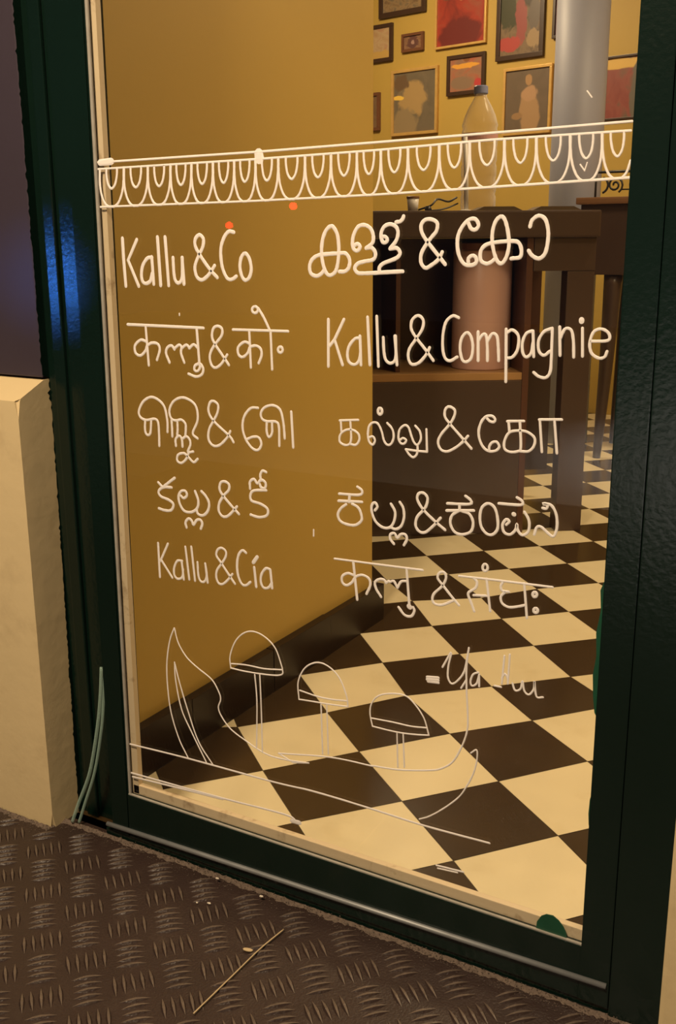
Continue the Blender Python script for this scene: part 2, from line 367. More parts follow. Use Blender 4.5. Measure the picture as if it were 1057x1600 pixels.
link('rear_panel', B(0.4905, 0.652, 0.465, 0.48, 0.6505, 0.9995, 0.002), M['wood_m'], bar_)
link('divider', B(0.045, 0.06, 0.06, 0.4595, 0.5605, 0.9995), M['wood_m'], bar_)
def bp(s, t, z): return BA + Vector((0.821 * s - 0.571 * t, 0.571 * s + 0.821 * t, z))
dr = empty('drum', bp(0.36, 0.17, 0.5605), brz); tag(dr, 'rosy brown cylindrical drum standing on the shelf inside the bar', 'drum')
link('body', lathe(bmesh.new(), [(0.098, 0), (0.101, 0.004), (0.101, 0.395), (0.098, 0.40)], 40), M['copper'], dr, False)
for p in dr.children[0].data.polygons: p.use_smooth = len(p.vertices) == 4
link('lid', lathe(bmesh.new(), [(0.103, 0.4005), (0.103, 0.422), (0.09, 0.427)], 40), M['fbrown'], dr)
# things on the bar
cp = empty('paper_cup', bp(0.107, 0.12, 1.0855), brz); tag(cp, 'small white cup with a dark lid on the left of the bar', 'cup')
link('body', lathe(bmesh.new(), [(0.016, 0), (0.020, 0.042)], 24), M['white'], cp, True)
link('lid', lathe(bmesh.new(), [(0.0215, 0.0422), (0.0215, 0.048), (0.019, 0.049)], 24), M['wood_l'], cp)
cb = bmesh.new(); tube(cb, curve([bp(0.13, 0.14, 1.092), bp(0.165, 0.10, 1.105), bp(0.19, 0.12, 1.125), bp(0.23, 0.14, 1.118), bp(0.262, 0.16, 1.132)]), 0.0032, 8)
tube(cb, curve([bp(0.15, 0.11, 1.0895), bp(0.185, 0.10, 1.0895), bp(0.225, 0.12, 1.098), bp(0.262, 0.14, 1.112)]), 0.0026, 8)
lathe(cb, [(0.010, 1.0858), (0.012, 1.092), (0.008, 1.103)], 12, tuple(bp(0.155, 0.10, 0))[:2])
tag(link('cable', cb, M['black'], None, True), 'black cable lying on the bar beside the white cup', 'cable')
rdd = empty('white_rod', bp(0.285, 0.13, 1.0855), brz); tag(rdd, 'thin white upright rod standing on the bar left of the water bottle', 'rod')
link('shaft', tube(bmesh.new(), [(0.004, 0, 0.0065), (0.001, 0, 0.12), (-0.005, 0, 0.236)], 0.0075, 12), M['white'], rdd, True)
link('foot', lathe(bmesh.new(), [(0.020, 0), (0.020, 0.004), (0.010, 0.0062)], 24), M['white'], rdd)
bt = empty('water_bottle', bp(0.352, 0.24, 1.0855), brz); tag(bt, 'tall clear water bottle with a blue cap and pinkish label standing on the bar', 'bottle')
PB = [(0.046, 0), (0.056, 0.008), (0.060, 0.02), (0.060, 0.05), (0.057, 0.06), (0.060, 0.07), (0.060, 0.10), (0.057, 0.11), (0.060, 0.12), (0.060, 0.15), (0.057, 0.16), (0.060, 0.17), (0.060, 0.20), (0.058, 0.21), (0.061, 0.222), (0.061, 0.262), (0.0575, 0.271), (0.061, 0.283), (0.057, 0.295), (0.052, 0.313), (0.040, 0.339), (0.026, 0.363), (0.020, 0.373), (0.020, 0.381)]
link('body', lathe(bmesh.new(), PB, 36), M['bottle'], bt, True)
link('cap', lathe(bmesh.new(), [(0.0225, 0.3815), (0.0240, 0.384), (0.0235, 0.405), (0.020, 0.408)], 28), M['cap'], bt)
lb = bmesh.new(); n = 36
for k in range(n):
    a0, a1 = 2 * math.pi * k / n, 2 * math.pi * (k + 1) / n
    lb.faces.new([lb.verts.new((0.0618 * math.cos(t), 0.0618 * math.sin(t), z)) for t, z in ((a0, 0.236), (a1, 0.236), (a1, 0.256), (a0, 0.256))])
link('paper_label', lb, M['label'], bt)
for k, (s0, s1, lab) in enumerate(((0.30, 0.46, 'flat dark tray on the bar in front of the water bottle'), (0.49, 0.66, 'flat dark tray at the right end of the bar'))):
    t = link('tray', prism(bmesh.new(), [(s0, 1.0855), (s1, 1.0855), (s1 - 0.03, 1.099), (s0 + 0.03, 1.099)], 0.04, 0.14), M['tray']); t.location = BA; t.rotation_euler = (0, 0, brz)
    tag(t, lab, 'tray', 'trays on the bar')

# high table beyond
tb = empty('high_table', (0.0, 3.5, 0)); tag(tb, 'high dark table with a wooden top and sabre legs, right of the grey column', 'table')
link('tabletop', B(-0.335, 0.55, -0.02, 0.55, 1.142, 1.172, 0.008), M['wood_l'], tb)
link('apron', B(-0.315, 0.53, 0.0, 0.5, 0.84, 1.1415, 0.003), M['wood_d'], tb)
def sabre(x, y):
    pts = curve([(x, y, 0.8395), (x - 0.005, y, 0.62), (x - 0.012, y, 0.40), (x - 0.022, y, 0.18), (x - 0.03, y, 0.0)], 5)
    return tube(bmesh.new(), pts, [0.042 - 0.024 * (i / (len(pts) - 1)) for i in range(len(pts))], 10)
for x, y in ((-0.165, 0.05), (0.48, 0.05), (-0.20, 0.45), (0.48, 0.45)): link('leg', sabre(x, y), M['wood_d'], tb, True)
# wrought iron scrolls on the high table
ir = bmesh.new(); X0 = -0.26
tube(ir, [(X0, 0, 0.105), (0.12, 0, 0.105)], 0.006, 8); tube(ir, [(X0 + .11, 0, 0.030), (0.12, 0, 0.030)], 0.003, 8)
def arc(cx, cz, r0, r1, a0, a1, n=22): return [(cx + (r0 + (r1 - r0) * k / n) * math.cos(a0 + (a1 - a0) * k / n), 0, cz + (r0 + (r1 - r0) * k / n) * math.sin(a0 + (a1 - a0) * k / n)) for k in range(n + 1)]
tube(ir, arc(X0 + .02, 0.05, 0.034, 0.034, R_(-70), R_(70)), 0.005, 8)
tube(ir, arc(X0 + .085, 0.050, 0.036, 0.006, R_(-60), R_(560)), 0.0045, 8)
tube(ir, arc(X0 + .185, 0.05, 0.034, 0.034, R_(110), R_(250)), 0.005, 8)
for x in (X0, 0.12): tube(ir, [(x, 0, 0.0), (x, 0, 0.108)], 0.005, 8)
o = tag(link('iron_scroll_rail', ir, M['black'], None, True), 'black wrought iron scroll rail standing on the high table', 'scroll rail'); o.location = (0.0, 3.52, 1.1725)

# ------------------------------------------------------------------ pictures on the back wall
def painting(name, base, scale, blobs, dark=0.5):
    m = bpy.data.materials.new(name); m.use_nodes = True; N, L = nd(m); b = N['Principled BSDF']; b.inputs['Roughness'].default_value = 0.35
    tc = N.new('ShaderNodeTexCoord'); no = N.new('ShaderNodeTexNoise'); no.inputs['Scale'].default_value = scale; no.inputs['Detail'].default_value = 5; no.inputs['Distortion'].default_value = 0.8
    L.new(tc.outputs['UV'], no.inputs['Vector']); cr = N.new('ShaderNodeValToRGB'); L.new(no.outputs['Fac'], cr.inputs[0])
    el = cr.color_ramp.elements
    while len(el) < len(base): el.new(0.5)
    for k, c in enumerate(base): el[k].position = 0.3 + 0.4 * k / (len(base) - 1); el[k].color = (*c, 1)
    out = cr.outputs[0]; sx = N.new('ShaderNodeSeparateXYZ'); L.new(tc.outputs['UV'], sx.inputs[0])
    def mth(op, a, bb):
        q = N.new('ShaderNodeMath'); q.operation = op
        for k, x in enumerate((a, bb)):
            if isinstance(x, (int, float)): q.inputs[k].default_value = x
            else: L.new(x, q.inputs[k])
        return q.outputs[0]
    for (u, v, ru, rv, col) in blobs:
        du = mth('POWER', mth('DIVIDE', mth('SUBTRACT', sx.outputs[0], u), ru), 2.0); dv = mth('POWER', mth('DIVIDE', mth('SUBTRACT', sx.outputs[1], v), rv), 2.0)
        d = mth('ADD', mth('ADD', du, dv), mth('MULTIPLY', mth('SUBTRACT', no.outputs['Fac'], 0.5), 2.2))
        mr = N.new('ShaderNodeMapRange'); mr.inputs[1].default_value = 0.75; mr.inputs[2].default_value = 1.15; mr.inputs[3].default_value = 1; mr.inputs[4].default_value = 0
        L.new(d, mr.inputs[0]); mx = N.new('ShaderNodeMix'); mx.data_type = 'RGBA'; mx.inputs[7].default_value = (*col, 1)
        L.new(mr.outputs[0], mx.inputs[0]); L.new(out, mx.inputs[6]); out = mx.outputs[2]
    L.new(out, b.inputs['Base Color']); return m
def picture(s0, s1, z0, z1, fw, fmat, art, label, depth=0.022):
    o = empty('framed_picture', W0 + WD * ((s0 + s1) / 2) + Vector((0, 0, z0)), a); tag(o, label, 'picture', 'framed pictures on the back wall')
    w2 = (s1 - s0) / 2; h = z1 - z0; bm = bmesh.new()
    box(bm, -w2, w2, -depth, -0.001, 0, fw, 0.002); box(bm, -w2, w2, -depth, -0.001, h - fw, h, 0.002)
    box(bm, -w2, -w2 + fw, -depth, -0.001, fw, h - fw, 0.002); box(bm, w2 - fw, w2, -depth, -0.001, fw, h - fw, 0.002)
    link('frame', bm, fmat, o)
    me = bpy.data.meshes.new('canvas'); i = fw - 0.001; y = -depth * 0.55
    V = [(-w2 + i, y, i), (w2 - i, y, i), (w2 - i, y, h - i), (-w2 + i, y, h - i)]; V += [(x, -0.0015, z) for x, _, z in V]
    me.from_pydata(V, [], [(0, 1, 2, 3), (7, 6, 5, 4), (0, 4, 5, 1), (1, 5, 6, 2), (2, 6, 7, 3), (3, 7, 4, 0)])
    uv = me.uv_layers.new(name='uv')
    for lp in me.loops: c = me.vertices[lp.vertex_index].co; uv.data[lp.index].uv = ((c.x + w2) / (2 * w2), c.z / h)
    me.materials.append(art); c = bpy.data.objects.new('canvas', me); COL.objects.link(c); c.parent = o
    return o
RED = (0.36, 0.05, 0.03); DRED = (0.16, 0.03, 0.025); GRN = (0.06, 0.06, 0.03); SKIN = (0.42, 0.25, 0.12); GREY = (0.15, 0.12, 0.08); BRN = (0.16, 0.10, 0.055)
picture(-2.223, -1.858, 2.347, 2.60, 0.030, M['fdark'], painting('art_meadow', [GREY, (0.30, 0.2, 0.1), BRN], 9, []), 'dark framed brownish landscape picture, at the top left of the wall')
picture(-2.365, -2.115, 2.095, 2.316, 0.022, M['fdark'], painting('art_blush', [(0.45, 0.25, 0.14), (0.5, 0.36, 0.2), SKIN], 4, [(0.7, 0.15, 0.5, 0.15, (0.55, 0.35, 0.1))]), 'dark framed pale picture half hidden behind the partition edge')
picture(-2.040, -1.872, 2.130, 2.236, 0.016, M['fbrown'], painting('art_medallion', [(0.20, 0.10, 0.06), (0.3, 0.17, 0.09)], 10, [(0.5, 0.5, 0.26, 0.38, (0.13, 0.06, 0.05)), (0.5, 0.5, 0.08, 0.12, (0.4, 0.25, 0.2))]), 'smallest picture, a brown frame around a round medallion')
picture(-1.783, -1.416, 2.118, 2.56, 0.013, M['gold'], painting('art_red_robe', [DRED, RED, (0.30, 0.10, 0.06)], 3, [(0.2, 0.75, 0.14, 0.14, (0.13, 0.09, 0.05)), (0.5, 0.64, 0.05, 0.07, (0.5, 0.28, 0.1)), (0.5, 0.15, 0.4, 0.2, DRED)]), 'large red picture in a thin gilt frame, top middle of the wall')
picture(-1.343, -1.028, 2.003, 2.50, 0.026, M['fdark'], painting('art_dancers', [BRN, (0.22, 0.15, 0.09), (0.10, 0.07, 0.05)], 7, [(0.22, 0.58, 0.17, 0.26, GRN), (0.38, 0.45, 0.2, 0.1, GRN), (0.52, 0.45, 0.12, 0.3, (0.30, 0.08, 0.07)), (0.24, 0.80, 0.16, 0.10, (0.05, 0.035, 0.025)), (0.72, 0.66, 0.17, 0.14, (0.07, 0.05, 0.035)), (0.78, 0.45, 0.14, 0.16, (0.14, 0.11, 0.09)), (0.28, 0.17, 0.26, 0.08, (0.42, 0.07, 0.06)), (0.2, 0.86, 0.1, 0.06, SKIN), (0.68, 0.80, 0.13, 0.08, SKIN), (0.8, 0.2, 0.16, 0.1, (0.35, 0.24, 0.13))]), 'dark framed picture of two dancing figures in red and green')
picture(-1.690, -1.416, 1.843, 2.071, 0.022, M['fdark'], painting('art_sunset', [(0.42, 0.12, 0.07), (0.34, 0.17, 0.10), (0.26, 0.15, 0.1)], 4, [(0.45, 0.72, 0.36, 0.07, (0.75, 0.36, 0.06)), (0.5, 0.88, 0.08, 0.08, (0.25, 0.1, 0.04)), (0.4, 0.3, 0.3, 0.16, (0.26, 0.17, 0.11)), (0.85, 0.25, 0.12, 0.12, (0.5, 0.06, 0.06))]), 'small red and orange picture in a dark frame, in the middle of the wall')
picture(-2.118, -1.757, 1.640, 2.031, 0.018, M['gold'], painting('art_pale_figure', [GREY, (0.19, 0.15, 0.10)], 5, [(0.45, 0.55, 0.3, 0.26, (0.42, 0.28, 0.12)), (0.3, 0.18, 0.26, 0.24, (0.30, 0.22, 0.12)), (0.2, 0.80, 0.16, 0.12, BRN), (0.15, 0.58, 0.14, 0.035, (0.85, 0.56, 0.1))]), 'gilt framed portrait of a pale seated figure, left of the bottle')  # the yellow streak is a lamp reflection put into the canvas colour
picture(-1.283, -0.962, 1.588, 1.957, 0.016, M['gold'], painting('art_standing_figure', [(0.15, 0.11, 0.075), (0.18, 0.13, 0.09)], 3, [(0.56, 0.32, 0.2, 0.36, (0.40, 0.25, 0.13)), (0.55, 0.60, 0.17, 0.12, (0.46, 0.28, 0.16)), (0.52, 0.80, 0.075, 0.09, SKIN), (0.3, 0.28, 0.12, 0.05, (0.33, 0.2, 0.1))]), 'gilt framed portrait of a standing draped figure, right of the bottle')
picture(-0.640, -0.40, 1.623, 1.952, 0.012, M['fdark'], painting('art_red_drape', [(0.24, 0.06, 0.05), (0.30, 0.09, 0.07), GREY], 3, [(0.4, 0.88, 0.6, 0.09, (0.75, 0.48, 0.12)), (0.85, 0.4, 0.2, 0.5, (0.16, 0.14, 0.11))]), 'reddish picture with a gold top band, right of the grey column')
picture(-2.46, -2.216, 1.685, 1.917, 0.02, M['fbrown'], painting('art_hidden', [BRN, (0.25, 0.15, 0.08)], 5, []), 'brown frame almost wholly hidden by the edge of the mustard partition')
picture(-0.974, -0.80, 2.083, 2.36, 0.016, M['fdark'], painting('art_plum', [(0.14, 0.06, 0.06), (0.2, 0.1, 0.1)], 5, []), 'dark plum picture mostly hidden behind the grey column')

# ------------------------------------------------------------------ outside, small things
tg = empty('plastic_tube', (0, 0, 0)); tag(tg, 'thin greenish clear plastic tube hanging out of the gap left of the door', 'tube')
for dx, dy, r in ((0.0, 0.0, 0.0030), (0.006, 0.004, 0.0026)):
    link('strand', tube(bmesh.new(), curve([(0.004 + dx * .3, 0.003 + dy, 0.314), (0.0005 + dx * .6, -0.001 + dy, 0.26), (-0.010 + dx, -0.003 + dy, 0.20), (-0.034 + dx * 1.2, -0.003 + dy, 0.115), (-0.066 + dx * 1.8, -0.0035 + dy, 0.046), (-0.083 + dx * 2, -0.005 + dy, 0.006)]), r, 10), M['tube'], tg, True)
# gritty dust along the joint between tread plate and shop front
DV, DF = [], []
def crumb(x, y, z, s):
    k = len(DV)
    for q in range(5):
        a_ = q * 2.513; DV.append((x + s * math.cos(a_) * random.uniform(.5, 1.2), y + s * math.sin(a_) * random.uniform(.5, 1.2), z + s * random.uniform(-.2, .5)))
    DV.append((x, y, z + s * 0.9)); 
    for q in range(5): DF.append((k + q, k + (q + 1) % 5, k + 5))
def jx(x): return 0.001 if x > -0.06 else (-0.0005 if x > -0.104 else -0.032)
n = 300; k0 = len(DV)
for i in range(n + 1):
    x = -0.62 + 1.58 * i / n; y0 = jx(x); w_ = 0.004 + 0.004 * math.sin(i * 0.21) ** 2 + 0.005 * random.random()
    DV.extend([(x, y0, 0.002 + 0.002 * random.random()), (x, y0 - w_ * .45, 0.0008 + 0.0014 * random.random()), (x, y0 - w_, 0.0003)])
for i in range(n):
    for q in (0, 1): DF.append((k0 + 3 * i + q, k0 + 3 * i + q + 1, k0 + 3 * i + q + 4, k0 + 3 * i + q + 3))
for i in range(2600):
    x = random.uniform(-0.62, 0.95); d = abs(random.gauss(0, 0.013)); crumb(x, jx(x) - d, 0.001 + max(0, 0.005 - d * .3) * random.random(), random.uniform(0.0004, 0.0016))
tag(link('grit', (DV, DF), M['dust']), 'grey brown grit and dust gathered along the foot of the shop front', 'grit', kind='stuff')
tag(link('dry_straw', tube(bmesh.new(), curve([(0.400, -0.066, 0.0045), (0.394, -0.12, 0.0045), (0.392, -0.185, 0.0042), (0.390, -0.27, 0.0045)]), 0.0011, 6), M['straw'], None, True), 'long thin dry straw lying across the tread plate', 'straw')
tag(link('dry_leaf', lathe(bmesh.new(), [(0.0005, 0), (0.003, 0.0004), (0.003, 0.0016), (0.0005, 0.002)], 10), M['straw']), 'small pale dry leaf beside the straw on the tread plate', 'leaf')
lf = bpy.data.objects['dry_leaf']; lf.location = (0.379, -0.1286, 0.0025); lf.scale = (2.6, 1.1, 1); lf.rotation_euler = (0, 0, R_(12))
for (x, y, s, lab) in ((0.247, -0.0768, 0.0022, 'smaller of two pale paint flakes lying side by side on the tread plate'), (0.2643, -0.0688, 0.0036, 'larger of two pale paint flakes lying side by side on the tread plate'), (0.3296, -0.0207, 0.004, 'pale paint flake in the grit at the foot of the door'), (0.242, -0.0172, 0.0036, 'pale paint flake at the foot of the door, nearest the plinth')):
    bm = bmesh.new(); P5 = [(s * math.cos(t * 1.2566) * random.uniform(.7, 1.3), s * 0.6 * math.sin(t * 1.2566) * random.uniform(.7, 1.3)) for t in range(5)]
    lo = [bm.verts.new((px, py, 0)) for px, py in P5]; hi = [bm.verts.new((px * .9, py * .9, 0.0009)) for px, py in P5]
    bm.faces.new(lo[::-1]); bm.faces.new(hi)
    for q in range(5): bm.faces.new((lo[q], lo[(q + 1) % 5], hi[(q + 1) % 5], hi[q]))
    o = tag(link('paint_flake', bm, M['chip']), lab, 'paint flake', 'paint flakes on the tread plate'); o.location = (x, y, 0.0028 if y < -0.05 else 0.0085)

# ------------------------------------------------------------------ paint on the pane
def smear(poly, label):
    bm = bmesh.new(); prism(bm, poly, 0.0052, 0.0066); o = link('green_mark', bm, M['greenl'], pane); o['label'] = label
smear([(0.7618, 0.0925), (0.7625, 0.1045), (0.768, 0.115), (0.775, 0.120), (0.784, 0.121), (0.792, 0.1165), (0.799, 0.109), (0.8035, 0.100), (0.8045, 0.0925)], 'blob of green paint at the bottom of the pane')
smear([(0.8255, 0.60), (0.8205, 0.585), (0.8225, 0.56), (0.8185, 0.53), (0.8205, 0.50), (0.8175, 0.475), (0.8195, 0.445), (0.8225, 0.425), (0.8255, 0.42)], 'green strip along the right edge of the pane')  # irregular green strip set on the pane's right edge
smear([(0.8255, 0.315), (0.8235, 0.305), (0.8228, 0.285), (0.8240, 0.27), (0.8255, 0.262)], 'small green strip at the right edge of the pane')
# strokes: half width in 0.01 mm, then x z pairs in 0.1 mm on the pane
STROKES = {
 'latin_kallu_co': '''271:993 9983 993 9713 1007 9309
269:1261 9963 1078 9676 1251 9312
269:1525 9715 1497 9715 1468 9715 1439 9705 1420 9691 1400 9672 1379 9650 1361 9627 1346 9603 1335 9578 1326 9551 1319 9523 1315 9497 1312 9472 1312 9450 1314 9429 1318 9410 1323 9393 1330 9379 1347 9363 1367 9354 1390 9352 1410 9355 1432 9363 1454 9375 1472 9390 1482 9407 1490 9427 1497 9449 1503 9472 1510 9493
267:1519 9724 1532 9345
265:1641 9997 1658 9328
264:1777 9996 1803 9330
264:1903 9715 1903 9666 1903 9614 1904 9563 1905 9517 1908 9479 1912 9450 1917 9428 1923 9412 1930 9399 1938 9387 1954 9373 1973 9366 1992 9370 2006 9377 2022 9389 2036 9409 2048 9444 2054 9486 2059 9539 2062 9598 2065 9658 2068 9716
262:2063 9716 2078 9353
258:2661 9451 2637 9471 2614 9490 2591 9509 2567 9531 2541 9557 2511 9588 2479 9625 2447 9663 2416 9701 2389 9734 2367 9765 2346 9793 2328 9819 2314 9844 2304 9868 2298 9891 2296 9912 2298 9932 2302 9950 2309 9966 2322 9985 2341 10002 2362 10014 2381 10019 2399 10014 2419 10002 2436 9985 2446 9965 2449 9947 2448 9927 2445 9905 2438 9882 2430 9859 2418 9836 2404 9813 2387 9790 2370 9767 2355 9743 2341 9720 2326 9696 2313 9672 2301 9648 2292 9627 2285 9607 2282 9589 2280 9571 2280 9554 2282 9537 2286 9518 2291 9498 2298 9479 2307 9461 2317 9447 2333 9433 2353 9422 2374 9416 2396 9415 2415 9420 2434 9429 2454 9441 2473 9454 2491 9467 2507 9480 2522 9494 2536 9509 2549 9524 2563 9539 2579 9557 2593 9575 2608 9593 2623 9611
254:2964 10049 2942 10053 2920 10059 2898 10062 2877 10058 2860 10049 2843 10036 2826 10020 2810 10001 2796 9980 2782 9957 2769 9931 2756 9902 2746 9872 2739 9841 2734 9807 2732 9771 2733 9734 2735 9698 2738 9665 2743 9633 2749 9603 2757 9574 2767 9547 2777 9523 2788 9501 2800 9480 2813 9462 2826 9446 2840 9435 2866 9426 2893 9427 2918 9433 2940 9443 2961 9457 2982 9472
252:3129 9774 3115 9767 3100 9755 3085 9739 3072 9718 3064 9698 3057 9674 3051 9648 3047 9621 3046 9596 3048 9570 3052 9543 3059 9517 3066 9493 3075 9473 3086 9453 3099 9437 3113 9426 3128 9421 3144 9422 3162 9429 3180 9441 3194 9457 3204 9473 3214 9493 3221 9516 3227 9539 3231 9562 3231 9586 3229 9612 3224 9638 3219 9663 3213 9684 3204 9706 3194 9725 3183 9741 3172 9753 3151 9771 3129 9774''',
 'malayalam': '''256:4384 9573 4369 9558 4354 9542 4339 9526 4323 9514 4306 9504 4289 9495 4271 9490 4252 9488 4231 9491 4209 9497 4188 9507 4172 9521 4163 9536 4157 9554 4153 9574 4152 9595 4153 9613 4156 9631 4163 9649 4171 9667 4182 9683 4194 9698 4209 9710 4225 9722 4243 9732 4264 9741 4286 9748 4310 9754 4337 9758 4366 9760 4396 9763 4426 9765 4457 9767 4490 9769 4523 9771 4555 9772 4584 9773 4609 9775 4633 9777 4654 9779 4674 9778 4691 9773 4707 9764 4721 9750 4733 9734 4743 9717 4749 9700 4752 9681 4753 9660 4750 9638 4745 9618 4739 9601 4728 9584 4714 9570 4698 9559 4680 9551 4662 9546 4642 9546 4622 9547 4602 9547
254:4478 10110 4462 10105 4444 10095 4426 10080 4409 10062 4396 10044 4384 10022 4373 9999 4363 9973 4354 9947 4348 9919 4343 9890 4339 9859 4337 9828 4336 9798 4337 9768 4340 9737 4343 9706 4349 9676 4355 9648 4362 9621 4371 9595 4382 9571 4393 9549 4403 9532 4417 9515 4431 9505 4446 9499 4463 9499 4478 9502 4496 9510 4513 9520 4529 9534 4543 9549 4553 9568 4561 9589 4568 9613 4574 9638 4579 9666 4584 9696 4588 9728 4591 9763 4593 9797 4594 9831 4593 9865 4590 9900 4587 9935 4582 9967 4576 9995 4568 10019 4558 10039 4548 10057 4537 10072 4527 10085 4512 10101 4496 10110 4478 10110
248:4827 9871 4846 9885 4866 9892 4881 9884 4897 9870 4904 9855 4900 9842 4890 9827 4878 9814 4865 9806 4849 9805 4832 9811 4817 9822 4809 9832 4802 9845 4797 9860 4794 9879 4794 9899 4795 9921 4797 9946 4801 9970 4808 9993 4818 10016 4830 10040 4844 10062 4859 10082 4875 10097 4893 10108 4912 10114 4932 10118 4952 10119 4970 10117 4989 10113 5007 10106 5025 10096 5042 10085 5056 10071 5067 10055 5077 10036 5085 10015 5090 9994 5093 9975 5094 9957 5093 9940 5090 9924 5084 9909 5075 9895 5062 9882 5046 9870 5027 9860 5008 9849 4990 9838
250:4990 9838 5012 9840 5035 9842 5056 9843 5075 9838 5091 9827 5106 9810 5117 9792 5122 9774 5123 9755 5119 9735 5110 9716 5094 9701 5075 9693 5051 9687 5023 9683 4995 9680 4971 9676 4949 9671 4928 9667 4908 9663 4891 9658 4875 9651 4857 9639 4842 9624 4831 9608 4827 9593 4828 9578 4836 9561 4849 9547 4865 9536 4879 9531 4895 9528 4914 9528 4938 9528 4971 9529 5014 9530 5066 9533 5122 9536 5181 9539 5236 9543 5290 9546 5344 9549 5398 9552 5452 9555 5506 9558
244:5215 9974 5231 9975 5248 9977 5262 9974 5275 9963 5286 9948 5290 9934 5282 9920 5268 9908 5253 9902 5240 9903 5226 9911 5215 9926 5210 9940 5206 9957 5202 9976 5201 9996 5202 10014 5206 10031 5212 10049 5221 10065 5231 10080 5242 10093 5256 10103 5273 10112 5290 10118 5308 10122 5325 10124 5343 10122 5361 10117 5379 10110 5395 10101 5408 10091 5421 10077 5429 10059 5435 10040 5437 10020 5436 10002 5433 9984 5427 9964 5420 9944 5410 9925 5397 9906 5381 9887 5363 9868 5345 9849 5328 9830
247:5328 9830 5347 9832 5367 9836 5386 9839 5405 9840 5420 9837 5437 9828 5451 9814 5462 9797 5467 9782 5465 9767 5458 9753 5446 9739 5430 9726 5414 9717 5394 9708 5372 9700 5350 9693 5329 9685 5309 9679 5289 9673 5270 9667 5252 9660 5236 9653 5218 9642 5202 9630 5189 9617 5180 9604 5176 9585 5178 9566 5180 9547
241:5408 10146 5427 10148 5446 10149 5463 10153 5477 10162 5489 10173 5499 10184 5506 10200 5511 10215
240:6078 9646 6066 9659 6055 9670 6044 9683 6030 9699 6009 9722 5979 9755 5941 9796 5900 9841 5862 9883 5831 9918 5809 9945 5793 9967 5780 9986 5770 10003 5761 10021 5754 10040 5750 10058 5748 10075 5748 10091 5750 10106 5757 10124 5768 10140 5782 10154 5798 10165 5813 10170 5830 10174 5849 10175 5867 10175 5885 10172 5902 10167 5920 10161 5938 10152 5952 10141 5962 10129 5967 10113 5968 10095 5966 10075 5961 10055 5954 10036 5945 10020 5933 10006 5918 9991 5903 9977 5888 9961 5874 9943 5858 9925 5842 9906 5827 9887 5813 9867 5799 9847 5786 9827 5773 9806 5763 9785 5756 9765 5751 9743 5749 9721 5750 9699 5752 9679 5757 9661 5765 9645 5776 9629 5789 9616 5803 9606 5817 9601 5831 9601 5846 9607 5861 9615 5878 9625 5895 9636 5913 9647 5934 9660 5955 9675 5974 9690 5990 9705 6002 9721 6012 9738 6020 9755 6028 9773 6036 9790
235:6367 10124 6375 10109 6382 10094 6389 10079 6397 10066 6406 10057 6424 10047 6444 10044 6462 10048 6474 10056 6485 10068 6494 10082 6497 10097 6495 10110 6489 10126 6480 10141 6470 10154 6458 10163 6443 10170 6424 10172 6404 10170 6385 10165 6368 10157 6352 10146 6335 10132 6318 10117 6303 10099 6288 10080 6274 10058 6260 10034 6249 10009 6240 9983 6235 9957 6232 9930 6231 9903 6232 9875 6234 9849 6238 9824 6243 9799 6249 9775 6257 9752 6266 9731 6277 9711 6289 9691 6303 9674 6318 9658 6334 9647 6352 9640 6371 9636 6392 9636 6411 9637 6428 9639 6446 9644 6462 9652 6474 9662 6482 9673 6485 9687 6483 9703 6478 9719 6471 9732 6458 9742 6441 9748 6424 9748 6407 9741 6391 9729 6379 9715 6376 9699 6378 9682 6380 9664
233:6720 9716 6707 9705 6694 9693 6681 9683 6667 9674 6652 9667 6636 9660 6619 9656 6603 9657 6585 9662 6566 9670 6549 9682 6537 9698 6532 9715 6529 9736 6528 9758 6530 9780 6534 9799 6540 9815 6549 9829 6559 9842 6572 9854 6587 9865 6603 9874 6621 9881 6642 9887 6666 9893 6695 9898 6734 9902 6780 9907 6829 9910 6874 9912 6911 9913 6937 9913 6958 9912 6974 9909 6988 9904 7000 9896 7012 9884 7022 9868 7030 9850 7035 9832 7039 9815 7041 9797 7041 9779 7039 9761 7034 9745 7025 9733 7009 9725 6989 9722 6965 9720 6941 9719 6918 9716
231:6775 10191 6763 10188 6751 10181 6737 10171 6725 10158 6714 10143 6704 10125 6695 10103 6687 10079 6681 10054 6676 10029 6674 10004 6672 9978 6673 9951 6674 9924 6677 9898 6681 9871 6687 9843 6694 9815 6701 9789 6709 9765 6718 9743 6727 9722 6737 9703 6747 9687 6758 9674 6776 9662 6794 9659 6812 9666 6823 9676 6834 9691 6845 9708 6855 9728 6863 9749 6870 9772 6876 9797 6881 9823 6884 9851 6885 9880 6884 9912 6880 9946 6874 9980 6868 10014 6861 10044 6854 10071 6846 10097 6838 10121 6830 10141 6821 10158 6807 10178 6792 10189 6775 10191
227:7133 10073 7137 10088 7140 10103 7143 10118 7148 10132 7156 10145 7168 10157 7183 10170 7199 10181 7216 10188 7232 10192 7248 10191 7266 10186 7282 10178 7298 10166 7312 10151 7323 10131 7332 10107 7341 10079 7347 10051 7352 10023 7355 9995 7356 9965 7355 9935 7353 9906 7350 9879 7347 9853 7342 9828 7337 9805 7330 9784 7321 9766 7310 9751 7297 9738 7283 9728 7269 9721 7254 9717 7238 9718 7221 9723 7204 9731 7188 9740 7174 9750 7160 9762 7148 9776 7138 9792 7127 9806''',
